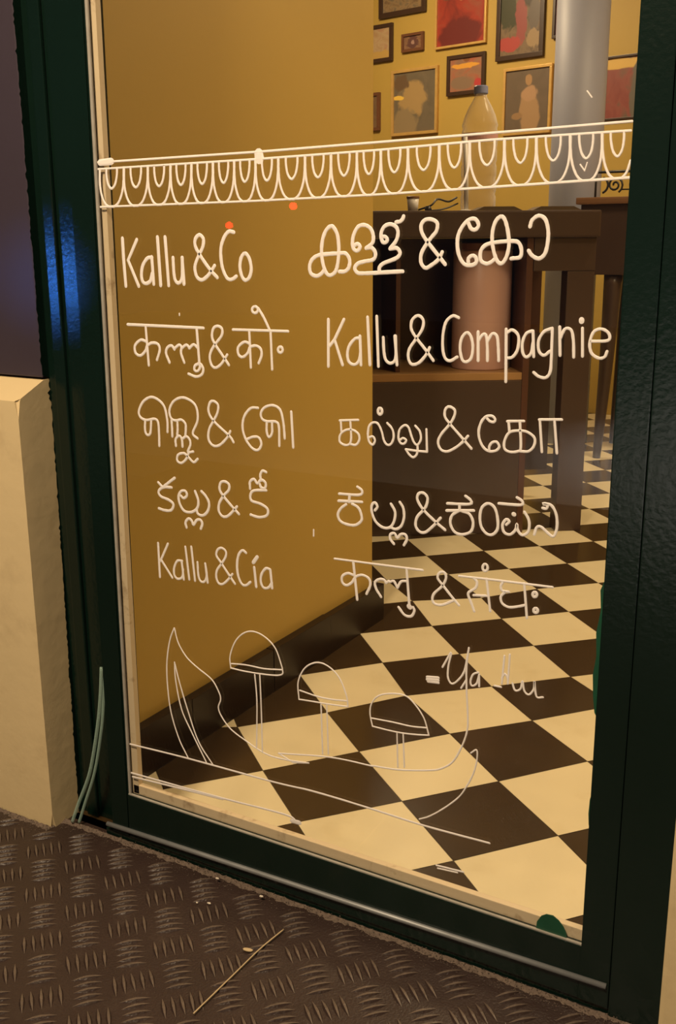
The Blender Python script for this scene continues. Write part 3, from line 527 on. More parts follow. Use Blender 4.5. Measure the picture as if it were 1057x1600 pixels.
 'hindi': '''210:998 8758 2391 8755
214:1339 8758 1361 8179
215:1339 8523 1312 8530 1286 8539 1259 8544 1232 8542 1207 8531 1180 8515 1154 8496 1132 8474 1116 8454 1109 8432 1107 8409 1109 8385 1115 8363 1124 8346 1141 8331 1164 8319 1190 8313 1216 8315 1236 8323 1258 8338 1279 8356 1298 8374 1314 8391 1326 8410 1332 8429 1338 8448 1350 8464 1369 8478 1393 8491 1419 8502 1445 8508 1472 8511 1502 8510 1529 8505 1551 8496 1566 8482 1577 8464 1582 8442 1582 8415 1576 8390 1564 8361 1550 8329 1534 8297 1521 8266
212:1752 8240 1739 8267 1725 8296 1711 8324 1700 8350 1694 8373 1696 8399 1704 8422 1716 8441 1730 8457 1753 8473 1781 8483 1806 8484 1824 8472 1839 8452 1854 8432
210:1855 8446 1877 8462 1901 8479 1922 8494 1941 8501 1960 8499 1975 8486 1983 8468 1982 8453 1976 8434 1970 8412 1970 8386 1976 8363 1986 8337 1998 8309 2010 8281 2022 8254
209:1982 8452 2006 8468 2030 8486 2054 8500 2074 8507 2095 8500 2113 8482 2130 8463
208:2121 8463 2143 8479 2165 8497 2186 8511 2206 8517 2224 8513 2242 8500 2259 8484 2276 8470
207:2270 8744 2293 8240
210:2279 8251 2254 8241 2229 8231 2211 8217 2201 8196 2197 8172 2202 8154 2217 8145 2239 8142 2259 8145 2275 8159 2290 8179 2300 8199 2304 8221 2304 8243 2309 8252 2320 8245 2335 8228 2350 8206 2357 8186 2358 8165 2353 8143 2344 8121 2330 8103 2310 8088 2285 8075 2256 8066 2226 8062 2201 8064 2174 8070 2146 8079 2118 8088 2090 8096
205:2808 8260 2790 8283 2773 8304 2755 8326 2736 8350 2714 8376 2689 8407 2660 8441 2630 8477 2602 8511 2580 8540 2564 8564 2552 8584 2543 8602 2537 8621 2534 8640 2534 8664 2537 8689 2544 8714 2552 8736 2562 8754 2582 8775 2608 8787 2634 8791 2654 8789 2676 8783 2695 8773 2708 8760 2714 8746 2717 8729 2716 8710 2712 8690 2704 8670 2691 8650 2673 8629 2652 8607 2630 8586 2610 8564 2591 8543 2571 8522 2552 8500 2534 8479 2520 8458 2507 8437 2497 8416 2489 8396 2483 8375 2481 8353 2481 8330 2485 8305 2492 8280 2500 8258 2510 8240 2529 8220 2552 8210 2580 8209 2598 8215 2618 8224 2639 8238 2661 8254 2682 8272 2702 8294 2723 8319 2744 8347 2765 8375 2786 8402
198:2897 8751 3803 8762
196:3329 9055 3347 9030 3365 9005 3383 8980 3401 8954 3419 8927 3436 8897 3454 8865 3472 8832 3489 8799 3507 8766
199:3520 8756 3533 8239
201:3171 8754 3181 8247
201:3178 8566 3155 8575 3132 8585 3108 8592 3084 8591 3061 8582 3037 8568 3012 8551 2991 8531 2976 8513 2969 8493 2967 8470 2969 8448 2974 8428 2981 8412 2998 8393 3023 8382 3049 8381 3070 8389 3093 8404 3115 8423 3133 8441 3146 8461 3154 8484 3163 8505 3177 8521 3198 8533 3223 8542 3249 8547 3273 8548 3296 8544 3318 8535 3338 8522 3353 8507 3360 8493 3365 8476 3367 8458 3366 8439 3363 8419 3357 8399 3348 8378 3337 8356 3325 8334 3314 8312
196:3276 9075 3261 9072 3248 9066 3237 9056 3229 9044 3227 9030 3228 9017 3235 9005 3245 8995 3259 8990 3273 8988 3288 8991 3302 8997 3313 9007 3320 9019 3323 9033 3321 9046 3315 9058 3304 9067 3291 9073 3276 9075
198:3673 8550 3662 8548 3651 8542 3643 8532 3637 8521 3635 8509 3637 8497 3642 8486 3649 8478 3660 8473 3671 8471 3682 8474 3693 8480 3701 8489 3707 8500 3709 8512 3707 8524 3702 8535 3694 8544 3684 8549 3673 8550''',
 'latin_kallu_compagnie': '''208:4430 8941 4424 8327
206:4666 8948 4522 8682 4445 8594
208:4522 8682 4641 8358
206:4901 8716 4883 8715 4865 8715 4846 8713 4827 8704 4809 8690 4790 8672 4771 8651 4754 8629 4740 8607 4730 8585 4723 8562 4717 8538 4715 8515 4714 8493 4715 8473 4718 8452 4723 8432 4730 8415 4739 8401 4755 8387 4775 8377 4796 8371 4815 8371 4833 8375 4850 8384 4866 8398 4880 8417 4888 8437 4895 8461 4901 8487 4906 8515 4912 8540
205:4901 8744 4916 8372
203:5012 8987 5047 8379
202:5144 9000 5171 8367
202:5239 8739 5241 8701 5242 8662 5244 8624 5247 8588 5250 8556 5255 8528 5259 8503 5265 8481 5273 8463 5282 8447 5298 8432 5317 8421 5337 8416 5355 8418 5369 8423 5384 8430 5397 8442 5409 8462 5417 8491 5420 8533 5420 8586 5418 8645 5416 8706 5414 8764
201:5404 8764 5438 8400
198:5943 8481 5923 8504 5904 8527 5885 8551 5864 8575 5841 8602 5814 8631 5784 8664 5752 8697 5723 8729 5699 8757 5679 8781 5663 8803 5650 8822 5640 8842 5633 8862 5629 8884 5629 8908 5632 8931 5637 8952 5645 8970 5657 8986 5673 9001 5690 9014 5708 9022 5725 9026 5741 9023 5757 9016 5773 9004 5786 8990 5795 8975 5800 8957 5801 8937 5799 8914 5794 8891 5787 8868 5776 8845 5762 8822 5745 8798 5727 8774 5709 8749 5689 8722 5667 8693 5644 8664 5624 8635 5610 8609 5601 8585 5596 8562 5594 8540 5594 8519 5597 8500 5601 8480 5608 8461 5618 8443 5629 8429 5643 8420 5659 8417 5679 8418 5701 8423 5723 8432 5744 8443 5764 8459 5786 8480 5807 8503 5826 8526 5842 8548 5855 8567 5865 8585 5874 8604 5882 8622 5890 8640
194:6272 9016 6253 9023 6234 9031 6215 9037 6195 9036 6177 9029 6159 9018 6141 9004 6124 8987 6109 8967 6098 8944 6088 8917 6081 8888 6075 8857 6070 8825 6066 8791 6065 8754 6064 8716 6065 8680 6068 8648 6071 8618 6076 8590 6083 8565 6090 8543 6100 8524 6114 8507 6130 8496 6149 8489 6169 8489 6187 8494 6206 8503 6225 8516 6245 8530 6265 8541
193:6382 8842 6368 8835 6353 8823 6338 8805 6325 8786 6315 8765 6308 8743 6303 8717 6300 8690 6299 8663 6300 8637 6303 8610 6309 8581 6316 8553 6324 8529 6333 8510 6349 8492 6368 8486 6387 8487 6403 8493 6420 8503 6436 8518 6448 8537 6455 8558 6461 8583 6465 8611 6467 8639 6467 8666 6466 8692 6462 8720 6456 8746 6449 8771 6441 8791 6429 8812 6414 8829 6398 8840 6382 8842
192:6530 8858 6541 8510
191:6534 8742 6545 8760 6556 8778 6567 8796 6578 8811 6588 8822 6605 8832 6620 8833 6633 8820 6639 8803 6644 8781 6647 8755 6650 8725 6653 8695 6656 8663 6657 8627 6659 8590 6660 8553 6661 8516
190:6654 8747 6665 8768 6677 8790 6688 8811 6700 8828 6711 8839 6727 8844 6744 8841 6760 8831 6773 8815 6780 8795 6785 8770 6789 8741 6792 8710 6795 8680 6798 8650 6800 8619 6802 8587 6804 8555 6805 8524
190:6887 8902 6906 8277
188:6889 8850 6904 8861 6919 8873 6934 8885 6949 8893 6964 8894 6981 8889 7000 8879 7018 8864 7033 8846 7044 8825 7049 8799 7051 8767 7049 8732 7045 8699 7039 8670 7031 8646 7019 8624 7006 8604 6991 8587 6977 8574 6959 8565 6939 8562 6920 8561 6900 8560
187:7214 8893 7199 8888 7183 8883 7168 8878 7153 8871 7140 8860 7129 8844 7118 8824 7109 8802 7102 8779 7097 8755 7095 8731 7095 8704 7097 8677 7101 8652 7106 8632 7115 8612 7126 8596 7139 8586 7152 8583 7164 8586 7177 8594 7190 8605 7201 8620 7211 8637 7217 8657 7220 8682 7222 8708 7224 8735 7227 8761
186:7221 8893 7243 8593
185:7441 8928 7423 8921 7405 8915 7387 8908 7369 8900 7354 8888 7339 8872 7325 8852 7312 8830 7301 8807 7294 8784 7291 8760 7291 8733 7293 8706 7298 8682 7304 8662 7313 8646 7325 8632 7338 8622 7353 8616 7367 8614 7380 8618 7395 8628 7409 8642 7424 8656 7439 8668
187:7453 8932 7455 8856 7456 8776 7457 8698 7458 8626 7458 8567 7458 8523 7458 8490 7457 8465 7455 8444 7450 8423 7444 8403 7435 8386 7425 8373 7413 8362 7400 8354 7385 8351 7367 8351 7348 8354 7330 8358 7314 8364 7296 8372 7281 8384 7266 8396 7251 8408
184:7541 8951 7561 8623
183:7552 8815 7562 8839 7572 8866 7582 8891 7593 8913 7604 8927 7622 8937 7642 8938 7662 8932 7678 8920 7687 8905 7695 8884 7701 8859 7706 8831 7711 8801 7715 8768 7718 8730 7720 8691 7723 8650 7725 8611
182:7810 8945 7828 8626
331:7795 9039 7795 9031 7795 9023
180:7910 8800 7954 8802 8000 8804 8045 8806 8084 8810 8111 8818 8126 8830 8131 8847 8130 8865 8124 8882 8116 8897 8105 8909 8090 8921 8071 8932 8052 8939 8033 8943 8015 8943 7996 8940 7977 8933 7959 8923 7944 8910 7932 8891 7922 8868 7914 8842 7908 8815 7905 8789 7904 8765 7906 8739 7911 8714 7918 8691 7928 8671 7941 8655 7958 8641 7977 8629 7995 8621 8012 8615 8032 8612 8051 8614 8068 8620 8082 8629 8092 8641 8098 8659 8103 8677 8109 8695''',
 'odia': '''203:1651 7212 1653 7249 1656 7284 1658 7320 1659 7357 1656 7396 1650 7438 1644 7484 1634 7531 1620 7574 1598 7610 1568 7640 1530 7667 1487 7689 1444 7704 1405 7712 1367 7711 1329 7701 1293 7686 1259 7666 1228 7644 1201 7618 1175 7585 1152 7551 1134 7518 1123 7489 1118 7465 1119 7443 1125 7424 1135 7407 1148 7392 1168 7378 1193 7368 1223 7361 1256 7359 1286 7362 1320 7370 1355 7379 1388 7386 1414 7389 1438 7386 1456 7379 1470 7366 1480 7345 1485 7321 1488 7292 1489 7258 1488 7222 1488 7186 1488 7149 1487 7110 1485 7069 1483 7028 1482 6988
205:1232 7342 1230 7313 1226 7282 1223 7252 1222 7224 1223 7200 1227 7177 1235 7158 1245 7144 1256 7136 1277 7133 1301 7141 1321 7167 1329 7195 1335 7232 1340 7275 1345 7318 1350 7359
199:2207 7164 2187 7176 2164 7186 2142 7198 2127 7213 2121 7236 2132 7269 2155 7308 2182 7352 2207 7397 2221 7441 2226 7485 2225 7531 2220 7576 2207 7618 2188 7652 2158 7681 2118 7705 2073 7724 2027 7738 1985 7745 1945 7744 1906 7735 1867 7722 1832 7704 1801 7684 1775 7661 1752 7633 1732 7603 1717 7573 1708 7545 1704 7519 1706 7492 1712 7466 1721 7444 1731 7426 1747 7411 1767 7402 1790 7398 1814 7396 1840 7400 1869 7408 1897 7416 1921 7417 1944 7409 1964 7396 1981 7380 1994 7363 1999 7344 2000 7323 1997 7301 1995 7278 1994 7260 1991 7240 1989 7220 1986 7200 1984 7180
202:1738 7390 1739 7369 1739 7347 1740 7326 1740 7304 1741 7281 1741 7257 1740 7232 1740 7206 1740 7180 1739 7154
201:1845 7399 1845 7377 1845 7355 1846 7334 1845 7312 1845 7290 1843 7268 1841 7246 1838 7224 1835 7201 1832 7179
202:1798 7017 1797 7038 1795 7058 1793 7079 1794 7098 1798 7115 1811 7136 1830 7155 1851 7169 1868 7175 1887 7169 1903 7151 1914 7126 1918 7108 1919 7086 1920 7063 1920 7039 1920 7017
201:1914 7126 1936 7141 1958 7157 1979 7171 1998 7177 2022 7171 2044 7154 2059 7134 2066 7117 2070 7098 2070 7077 2067 7055 2058 7033 2044 7007 2028 6981 2017 6959 2016 6945 2030 6940 2057 6946 2088 6955 2116 6962
203:2038 6954 2027 6931 2016 6906 2006 6882 1994 6859 1980 6839 1958 6816 1933 6794 1908 6777 1885 6768 1855 6768 1827 6779 1810 6797 1806 6816 1809 6841 1817 6866 1830 6885 1852 6900 1881 6911 1912 6918 1939 6921 1959 6916 1976 6907 1993 6893 2012 6879 2031 6864 2052 6845 2074 6825 2095 6810 2114 6803 2135 6808 2154 6823 2173 6843 2192 6860
195:2847 7167 2836 7182 2829 7195 2820 7209 2805 7227 2779 7250 2736 7282 2679 7321 2617 7363 2559 7404 2514 7441 2483 7471 2460 7499 2443 7525 2432 7550 2424 7575 2421 7601 2423 7628 2430 7653 2438 7676 2447 7695 2465 7717 2488 7731 2513 7734 2535 7729 2560 7718 2583 7702 2597 7682 2600 7663 2599 7640 2594 7614 2586 7589 2577 7563 2565 7539 2550 7514 2533 7489 2516 7464 2499 7439 2483 7415 2465 7390 2448 7366 2432 7341 2421 7314 2412 7286 2405 7255 2401 7224 2401 7195 2405 7170 2414 7147 2428 7127 2444 7109 2463 7095 2483 7086 2504 7081 2526 7081 2550 7084 2575 7092 2600 7104 2627 7122 2656 7145 2686 7172 2712 7199 2735 7223 2752 7244 2765 7264 2775 7284 2785 7303 2796 7323
192:3284 7691 3259 7690 3234 7691 3209 7690 3184 7687 3160 7677 3135 7660 3109 7637 3085 7611 3062 7582 3045 7553 3031 7522 3021 7489 3014 7455 3011 7421 3011 7388 3014 7355 3022 7322 3033 7289 3046 7258 3061 7229 3079 7200 3101 7173 3124 7148 3147 7126 3169 7110 3195 7096 3221 7090 3245 7089 3266 7095 3281 7106 3297 7123 3309 7143 3319 7163 3324 7182 3323 7201 3318 7222 3309 7242 3298 7259 3285 7272 3265 7280 3241 7282 3215 7279 3188 7275 3167 7269 3144 7260 3121 7250 3098 7240 3075 7230
188:3716 7299 3713 7342 3711 7386 3708 7430 3705 7473 3699 7513 3693 7553 3685 7593 3676 7631 3665 7664 3650 7691 3631 7711 3608 7726 3583 7736 3557 7742 3531 7745 3503 7744 3474 7738 3444 7729 3417 7718 3394 7706 3375 7692 3359 7675 3345 7657 3335 7638 3329 7621 3326 7600 3329 7578 3337 7558 3348 7542 3363 7531 3382 7523 3404 7518 3429 7514 3454 7515 3484 7518 3514 7521 3542 7523 3565 7521 3586 7516 3602 7509 3614 7493 3623 7462 3627 7421 3627 7368 3626 7308 3625 7246 3624 7187
189:3424 7503 3422 7474 3420 7444 3418 7415 3418 7388 3420 7364 3426 7339 3434 7316 3445 7300 3456 7294 3469 7299 3483 7313 3497 7335 3507 7360 3511 7385 3512 7414 3511 7446 3511 7478 3511 7510
187:3830 7682 3852 7185''',
 'tamil': '''162:4593 7619 4874 7649
164:4610 7617 4618 7475
164:4755 7629 4758 7581 4762 7530 4765 7480 4767 7435 4767 7397 4764 7370 4760 7349 4754 7334 4747 7322 4737 7312 4721 7302 4701 7297 4680 7295 4660 7297 4640 7302 4620 7310 4603 7322 4591 7336 4587 7352 4586 7370 4588 7391 4593 7410 4601 7428 4611 7444 4626 7459 4642 7473 4660 7485 4678 7495 4697 7503 4718 7508 4739 7512 4760 7513 4781 7511 4801 7507 4822 7500 4842 7490 4860 7479 4874 7467 4885 7449 4891 7428 4893 7406 4890 7386 4883 7366 4871 7345 4856 7326 4840 7314 4822 7309 4803 7309 4783 7312 4763 7314
161:5033 7429 5053 7438 5074 7447 5091 7449 5107 7438 5119 7419 5125 7400 5122 7383 5113 7363 5103 7346 5092 7337 5075 7339 5057 7352 5042 7370 5033 7385 5027 7404 5022 7426 5020 7450 5019 7472 5020 7498 5023 7524 5027 7549 5033 7570 5044 7591 5058 7608 5074 7622 5091 7631 5109 7636 5128 7638 5147 7635 5165 7625 5178 7612 5191 7593 5203 7572 5214 7549 5223 7527 5231 7504 5238 7479 5243 7454 5250 7431 5257 7411 5268 7392 5280 7376 5293 7364 5306 7357 5326 7355 5346 7362 5364 7377 5373 7390 5382 7408 5390 7428 5396 7448 5399 7468 5399 7488 5397 7509 5393 7530 5387 7551 5378 7569 5367 7586 5353 7601 5337 7615 5320 7629 5304 7644
158:5485 7432 5501 7445 5517 7459 5533 7466 5552 7462 5571 7453 5581 7441 5577 7425 5565 7407 5550 7394 5534 7389 5517 7390 5501 7397 5491 7407 5481 7422 5473 7439 5468 7460 5467 7480 5468 7503 5471 7528 5476 7551 5483 7571 5494 7588 5509 7604 5525 7618 5541 7629 5555 7635 5575 7637 5594 7628 5611 7611 5621 7595 5629 7573 5637 7550 5645 7526 5653 7505 5661 7486 5669 7468 5677 7450 5685 7434 5694 7422 5709 7405 5725 7395 5742 7397 5752 7405 5763 7419 5774 7437 5783 7455 5788 7474 5789 7493 5788 7514 5784 7535 5778 7555 5771 7574 5761 7589 5748 7603 5734 7615 5720 7628 5706 7641
159:5742 7397 5742 7378 5743 7360 5744 7341 5743 7324 5740 7302 5736 7282 5728 7264 5715 7247 5698 7233 5680 7227 5667 7230 5652 7238 5638 7249 5624 7261 5611 7275 5599 7290 5587 7307 5575 7323
159:5575 7323 5735 7316 5877 7319
157:5877 7319 5864 7610
201:5197 7830 5188 7827 5180 7821 5173 7811 5169 7800 5168 7787 5169 7774 5174 7763 5180 7755 5188 7750 5198 7748 5207 7751 5215 7757 5221 7767 5225 7779 5227 7791 5225 7804 5221 7815 5214 7824 5206 7829 5197 7830
178:6484 7418 6463 7438 6443 7457 6423 7477 6400 7499 6373 7525 6339 7558 6299 7596 6258 7635 6219 7672 6188 7703 6166 7727 6148 7744 6135 7760 6125 7774 6117 7790 6112 7809 6111 7830 6112 7850 6115 7868 6121 7883 6130 7898 6143 7910 6158 7918 6174 7920 6193 7918 6214 7910 6234 7898 6247 7884 6252 7871 6253 7855 6251 7837 6246 7819 6240 7800 6232 7781 6222 7760 6210 7739 6195 7717 6179 7694 6160 7670 6137 7644 6113 7617 6091 7591 6073 7567 6059 7544 6047 7522 6037 7501 6031 7480 6029 7460 6031 7440 6036 7420 6045 7400 6056 7383 6068 7370 6081 7360 6097 7353 6114 7349 6133 7347 6151 7349 6170 7353 6189 7361 6209 7371 6230 7383 6250 7396 6271 7410 6294 7427 6316 7445 6337 7464 6356 7482 6374 7500 6390 7518 6405 7536 6419 7555 6435 7573
175:6683 7810 6695 7799 6706 7788 6719 7780 6737 7775 6756 7773 6771 7776 6785 7790 6787 7810 6778 7824 6762 7839 6743 7848 6725 7849 6705 7847 6684 7842 6665 7833 6652 7823 6639 7811 6627 7797 6616 7781 6606 7762 6597 7742 6589 7718 6582 7693 6577 7668 6575 7644 6575 7620 6578 7596 6582 7572 6588 7550 6596 7529 6604 7509 6615 7489 6626 7471 6639 7455 6651 7442 6668 7428 6685 7418 6704 7411 6723 7407 6740 7406 6759 7408 6777 7412 6795 7417 6810 7423 6825 7434 6838 7448 6847 7463 6851 7477 6848 7492 6839 7509 6827 7523 6814 7532 6795 7534 6773 7528 6754 7518 6743 7507 6734 7494 6726 7479 6721 7465 6719 7448 6721 7432 6723 7415
171:6943 7798 7154 7818
172:6960 7791 6976 7670
173:7103 7811 7109 7744 7116 7672 7123 7603 7127 7541 7128 7495 7125 7462 7118 7450 7108 7447 7093 7442 7076 7435 7056 7430 7033 7426 7011 7424 6991 7424 6970 7428 6950 7434 6933 7444 6921 7459 6915 7474 6912 7494 6911 7515 6913 7537 6917 7558 6924 7579 6933 7602 6944 7625 6958 7645 6973 7661 6992 7673 7013 7682 7036 7688 7059 7692 7083 7695 7106 7698 7131 7699 7155 7698 7179 7695 7201 7689 7223 7680 7245 7669 7266 7655 7284 7640 7296 7624 7302 7607 7304 7586 7303 7565 7298 7545 7292 7526 7284 7509 7272 7493 7259 7478 7244 7465 7228 7455 7210 7449 7190 7447 7169 7446 7148 7446 7127 7445
168:7344 7851 7621 7873
170:7352 7852 7395 7463
169:7532 7861 7581 7465''',
 'telugu': '''220:1425 6424 1506 6355
218:1747 6528 1519 6366
221:1678 6374 1645 6371 1611 6370 1578 6367 1547 6363 1519 6356 1487 6342 1459 6325 1437 6305 1424 6286 1421 6267 1426 6247 1440 6228 1461 6211 1485 6201 1518 6194 1554 6187 1589 6180 1617 6171 1646 6158 1671 6145 1689 6129 1698 6112 1696 6089 1684 6061 1666 6035 1644 6016 1618 6006 1586 6001 1552 6000 1521 6001 1493 6002 1465 6007 1438 6012 1411 6017
218:1845 6267 1862 6253 1880 6239 1898 6234 1921 6243 1945 6261 1960 6280 1962 6304 1954 6329 1940 6346 1916 6351 1884 6348 1856 6336 1839 6321 1823 6301 1811 6277 1803 6252 1801 6231 1802 6207 1806 6183 1812 6159 1821 6137 1832 6114 1845 6091 1861 6070 1879 6052 1899 6038 1922 6030 1949 6027 1977 6027 2004 6030 2030 6035 2055 6044 2080 6057 2103 6072 2124 6089 2140 6108 2153 6128 2162 6151 2168 6176 2171 6202 2170 6228 2165 6254 2155 6282 2143 6310 2130 6339 2118 6367
216:2128 6096 2135 6076 2140 6055 2147 6036 2160 6023 2179 6014 2203 6009 2229 6009 2253 6015 2277 6028 2300 6047 2322 6069 2339 6094 2350 6115 2358 6140 2365 6165 2368 6190 2368 6213 2363 6235 2354 6256 2342 6276 2328 6295 2314 6313 2300 6328 2285 6342 2269 6355 2252 6367 2236 6380
219:1928 5786 1923 5805 1916 5825 1912 5844 1913 5863 1924 5883 1941 5904 1960 5921 1977 5930 1998 5928 2018 5915 2035 5899 2045 5877 2051 5853 2060 5843 2073 5854 2087 5877 2103 5901 2119 5920 2143 5933 2169 5940 2191 5939 2208 5927 2222 5908 2228 5885 2225 5866 2216 5846 2206 5824 2196 5802
212:2900 6117 2879 6134 2859 6151 2838 6167 2816 6186 2791 6208 2760 6235 2724 6267 2688 6300 2654 6332 2627 6359 2607 6381 2593 6399 2582 6415 2574 6430 2569 6447 2568 6467 2569 6489 2574 6510 2581 6529 2589 6544 2609 6562 2633 6572 2659 6575 2680 6572 2702 6566 2723 6555 2737 6542 2744 6525 2746 6503 2742 6480 2733 6457 2720 6439 2701 6420 2680 6402 2658 6382 2638 6361 2620 6337 2600 6312 2582 6287 2565 6261 2553 6236 2545 6211 2540 6187 2537 6162 2538 6140 2541 6119 2548 6101 2559 6083 2572 6067 2587 6055 2602 6046 2623 6041 2645 6041 2669 6047 2694 6058 2717 6074 2742 6095 2768 6120 2792 6143 2812 6163 2830 6182 2845 6198 2857 6212 2870 6227
204:3394 6790 3372 6797 3349 6804 3330 6802 3317 6790 3306 6773 3297 6753 3291 6733 3291 6716 3294 6697 3300 6679 3304 6661
206:3110 6519 3109 6540 3108 6563 3107 6585 3108 6605 3113 6622 3133 6645 3160 6661 3185 6666 3199 6656 3211 6636 3224 6616 3237 6608 3253 6617 3270 6638 3287 6659 3304 6670 3325 6669 3347 6660 3366 6647 3379 6633 3383 6615 3381 6593 3375 6572 3366 6557 3347 6551 3321 6553 3301 6559 3291 6571 3286 6587 3281 6603
208:3387 6527 3343 6522 3297 6517 3252 6513 3212 6507 3179 6499 3151 6486 3134 6471 3123 6454 3116 6436 3111 6418 3109 6398 3111 6377 3117 6359 3130 6344 3153 6335 3183 6330 3218 6326 3252 6322 3283 6316 3311 6306 3339 6296 3365 6284 3386 6270 3401 6256 3409 6233 3409 6207 3402 6182 3387 6161 3369 6147 3344 6136 3315 6127 3284 6120 3255 6115 3226 6115 3196 6118 3166 6123 3136 6129 3106 6134''',
 'kannada': '''194:4577 6616 4644 6619 4715 6622 4783 6625 4843 6629 4887 6636 4920 6649 4933 6665 4935 6682 4932 6698 4923 6711 4904 6723 4881 6735 4860 6746
196:4567 6516 4932 6544
196:4742 6627 4732 6519
197:4687 6481 4669 6468 4652 6455 4634 6441 4618 6428 4603 6413 4590 6396 4578 6379 4567 6360 4560 6342 4556 6324 4557 6305 4561 6286 4569 6268 4579 6251 4593 6237 4610 6226 4631 6217 4655 6210 4679 6205 4704 6202 4729 6199 4756 6199 4783 6200 4809 6204 4832 6210 4854 6221 4876 6236 4896 6253 4912 6271 4923 6289 4928 6307 4928 6327 4925 6348 4920 6368 4914 6386 4908 6403 4901 6420 4892 6435 4881 6450 4869 6462 4854 6472 4836 6480 4817 6487 4797 6493 4778 6500
193:5129 6454 5144 6472 5158 6489 5165 6507 5159 6528 5145 6549 5129 6559 5112 6556 5094 6542 5081 6521 5077 6506 5075 6488 5075 6467 5077 6446 5081 6424 5088 6400 5098 6373 5110 6347 5123 6322 5139 6300 5157 6282 5178 6266 5201 6251 5224 6240 5246 6233 5268 6230 5291 6229 5313 6232 5334 6238 5352 6247 5368 6260 5382 6276 5394 6294 5404 6315 5413 6336 5420 6360 5426 6387 5430 6415 5431 6442 5429 6468 5421 6490 5410 6511 5395 6532 5381 6552 5367 6572
192:5361 6249 5381 6244 5400 6238 5420 6234 5440 6235 5460 6241 5481 6252 5501 6267 5518 6286 5529 6305 5540 6328 5548 6353 5555 6379 5560 6404 5562 6430 5561 6456 5559 6483 5555 6508 5550 6531 5542 6550 5532 6567 5520 6582 5508 6597 5497 6612
194:5415 6028 5401 6042 5385 6056 5372 6071 5362 6086 5356 6108 5355 6132 5361 6151 5378 6165 5401 6175 5423 6176 5435 6164 5446 6144 5456 6126 5467 6117 5481 6128 5494 6152 5510 6172 5533 6181 5559 6185 5580 6181 5591 6171 5600 6157 5605 6139 5606 6120 5602 6104 5594 6087 5584 6069 5574 6051 5564 6033
197:6152 6321 6124 6339 6097 6356 6070 6373 6041 6392 6011 6413 5977 6439 5939 6467 5901 6496 5866 6526 5836 6553 5812 6579 5791 6605 5774 6630 5761 6653 5752 6674 5747 6699 5750 6722 5758 6742 5768 6757 5786 6770 5809 6776 5832 6775 5850 6768 5868 6756 5883 6740 5894 6722 5897 6704 5896 6683 5893 6661 5888 6639 5882 6620 5874 6599 5864 6581 5851 6563 5836 6543 5821 6524 5802 6505 5782 6484 5764 6462 5751 6441 5741 6418 5734 6393 5730 6369 5729 6346 5731 6325 5736 6307 5746 6289 5758 6273 5772 6260 5787 6251 5805 6243 5826 6240 5849 6243 5874 6252 5896 6267 5919 6288 5944 6312 5968 6336 5991 6360 6011 6382 6030 6405 6048 6428 6066 6451 6085 6474
191:6175 6676 6241 6681 6310 6685 6377 6690 6435 6696 6477 6703 6507 6718 6507 6736 6496 6754 6487 6764 6473 6774 6456 6784 6439 6794 6422 6804
193:6167 6581 6541 6628
192:6343 6686 6345 6607
194:6345 6607 6323 6591 6300 6575 6277 6559 6257 6543 6242 6524 6232 6503 6225 6481 6221 6457 6221 6434 6224 6411 6231 6389 6242 6366 6256 6344 6272 6324 6290 6310 6308 6300 6328 6294 6350 6291 6373 6291 6395 6294 6418 6299 6444 6308 6468 6319 6490 6333 6508 6349 6520 6370 6529 6395 6534 6422 6536 6448 6535 6473 6530 6496 6521 6519 6510 6540 6496 6559 6480 6575 6463 6585 6442 6591 6420 6594 6398 6597 6376 6601
190:6730 6743 6714 6739 6696 6730 6679 6717 6664 6702 6651 6685 6642 6665 6634 6641 6629 6616 6626 6590 6625 6563 6625 6536 6628 6508 6633 6479 6640 6452 6649 6428 6661 6408 6675 6389 6691 6372 6707 6359 6723 6349 6743 6342 6765 6340 6785 6342 6804 6351 6819 6361 6834 6376 6847 6394 6859 6415 6866 6438 6869 6465 6869 6497 6866 6531 6862 6564 6856 6593 6850 6620 6843 6645 6834 6668 6824 6688 6812 6705 6798 6719 6782 6730 6765 6738 6747 6743 6730 6743
186:6870 6761 6932 6763 6998 6765 7062 6768 7117 6771 7156 6776 7185 6791 7184 6809 7174 6826 7165 6835 7152 6843 7136 6851 7119 6858 7104 6866
293:7069 6650 7073 6648 7077 6647
188:6980 6502 6995 6518 7011 6533 7018 6546 7010 6559 6994 6570 6977 6570 6967 6562 6955 6548 6944 6531 6935 6513 6930 6495 6929 6477 6932 6455 6937 6434 6944 6415 6954 6401 6966 6391 6982 6384 7000 6380 7018 6379 7034 6382 7049 6390 7064 6403 7078 6418 7091 6434 7101 6450 7108 6473 7112 6499 7114 6521 7117 6530 7120 6522 7121 6501 7124 6476 7130 6454 7139 6439 7151 6423 7164 6409 7178 6399 7192 6395 7207 6398 7224 6406 7242 6419 7257 6435 7267 6453 7274 6476 7277 6504 7278 6533 7276 6563 7271 6589 7263 6612 7251 6634 7237 6655 7222 6675 7208 6696
184:7437 6773 7454 6770 7471 6767 7484 6769 7492 6783 7495 6803 7492 6818 7478 6822 7458 6821 7444 6821 7439 6828 7453 6832 7467 6832 7487 6831 7509 6830 7530 6825 7549 6815 7564 6800 7578 6781 7591 6759 7602 6735 7611 6710 7618 6682 7623 6651 7626 6620 7628 6589 7627 6560 7625 6532 7619 6504 7612 6478 7604 6456 7595 6441 7580 6432 7562 6438 7538 6452 7518 6465 7495 6484 7471 6504 7448 6522 7428 6533 7404 6537 7386 6531 7371 6516 7364 6503 7359 6485 7355 6465 7351 6445 7346 6426''',
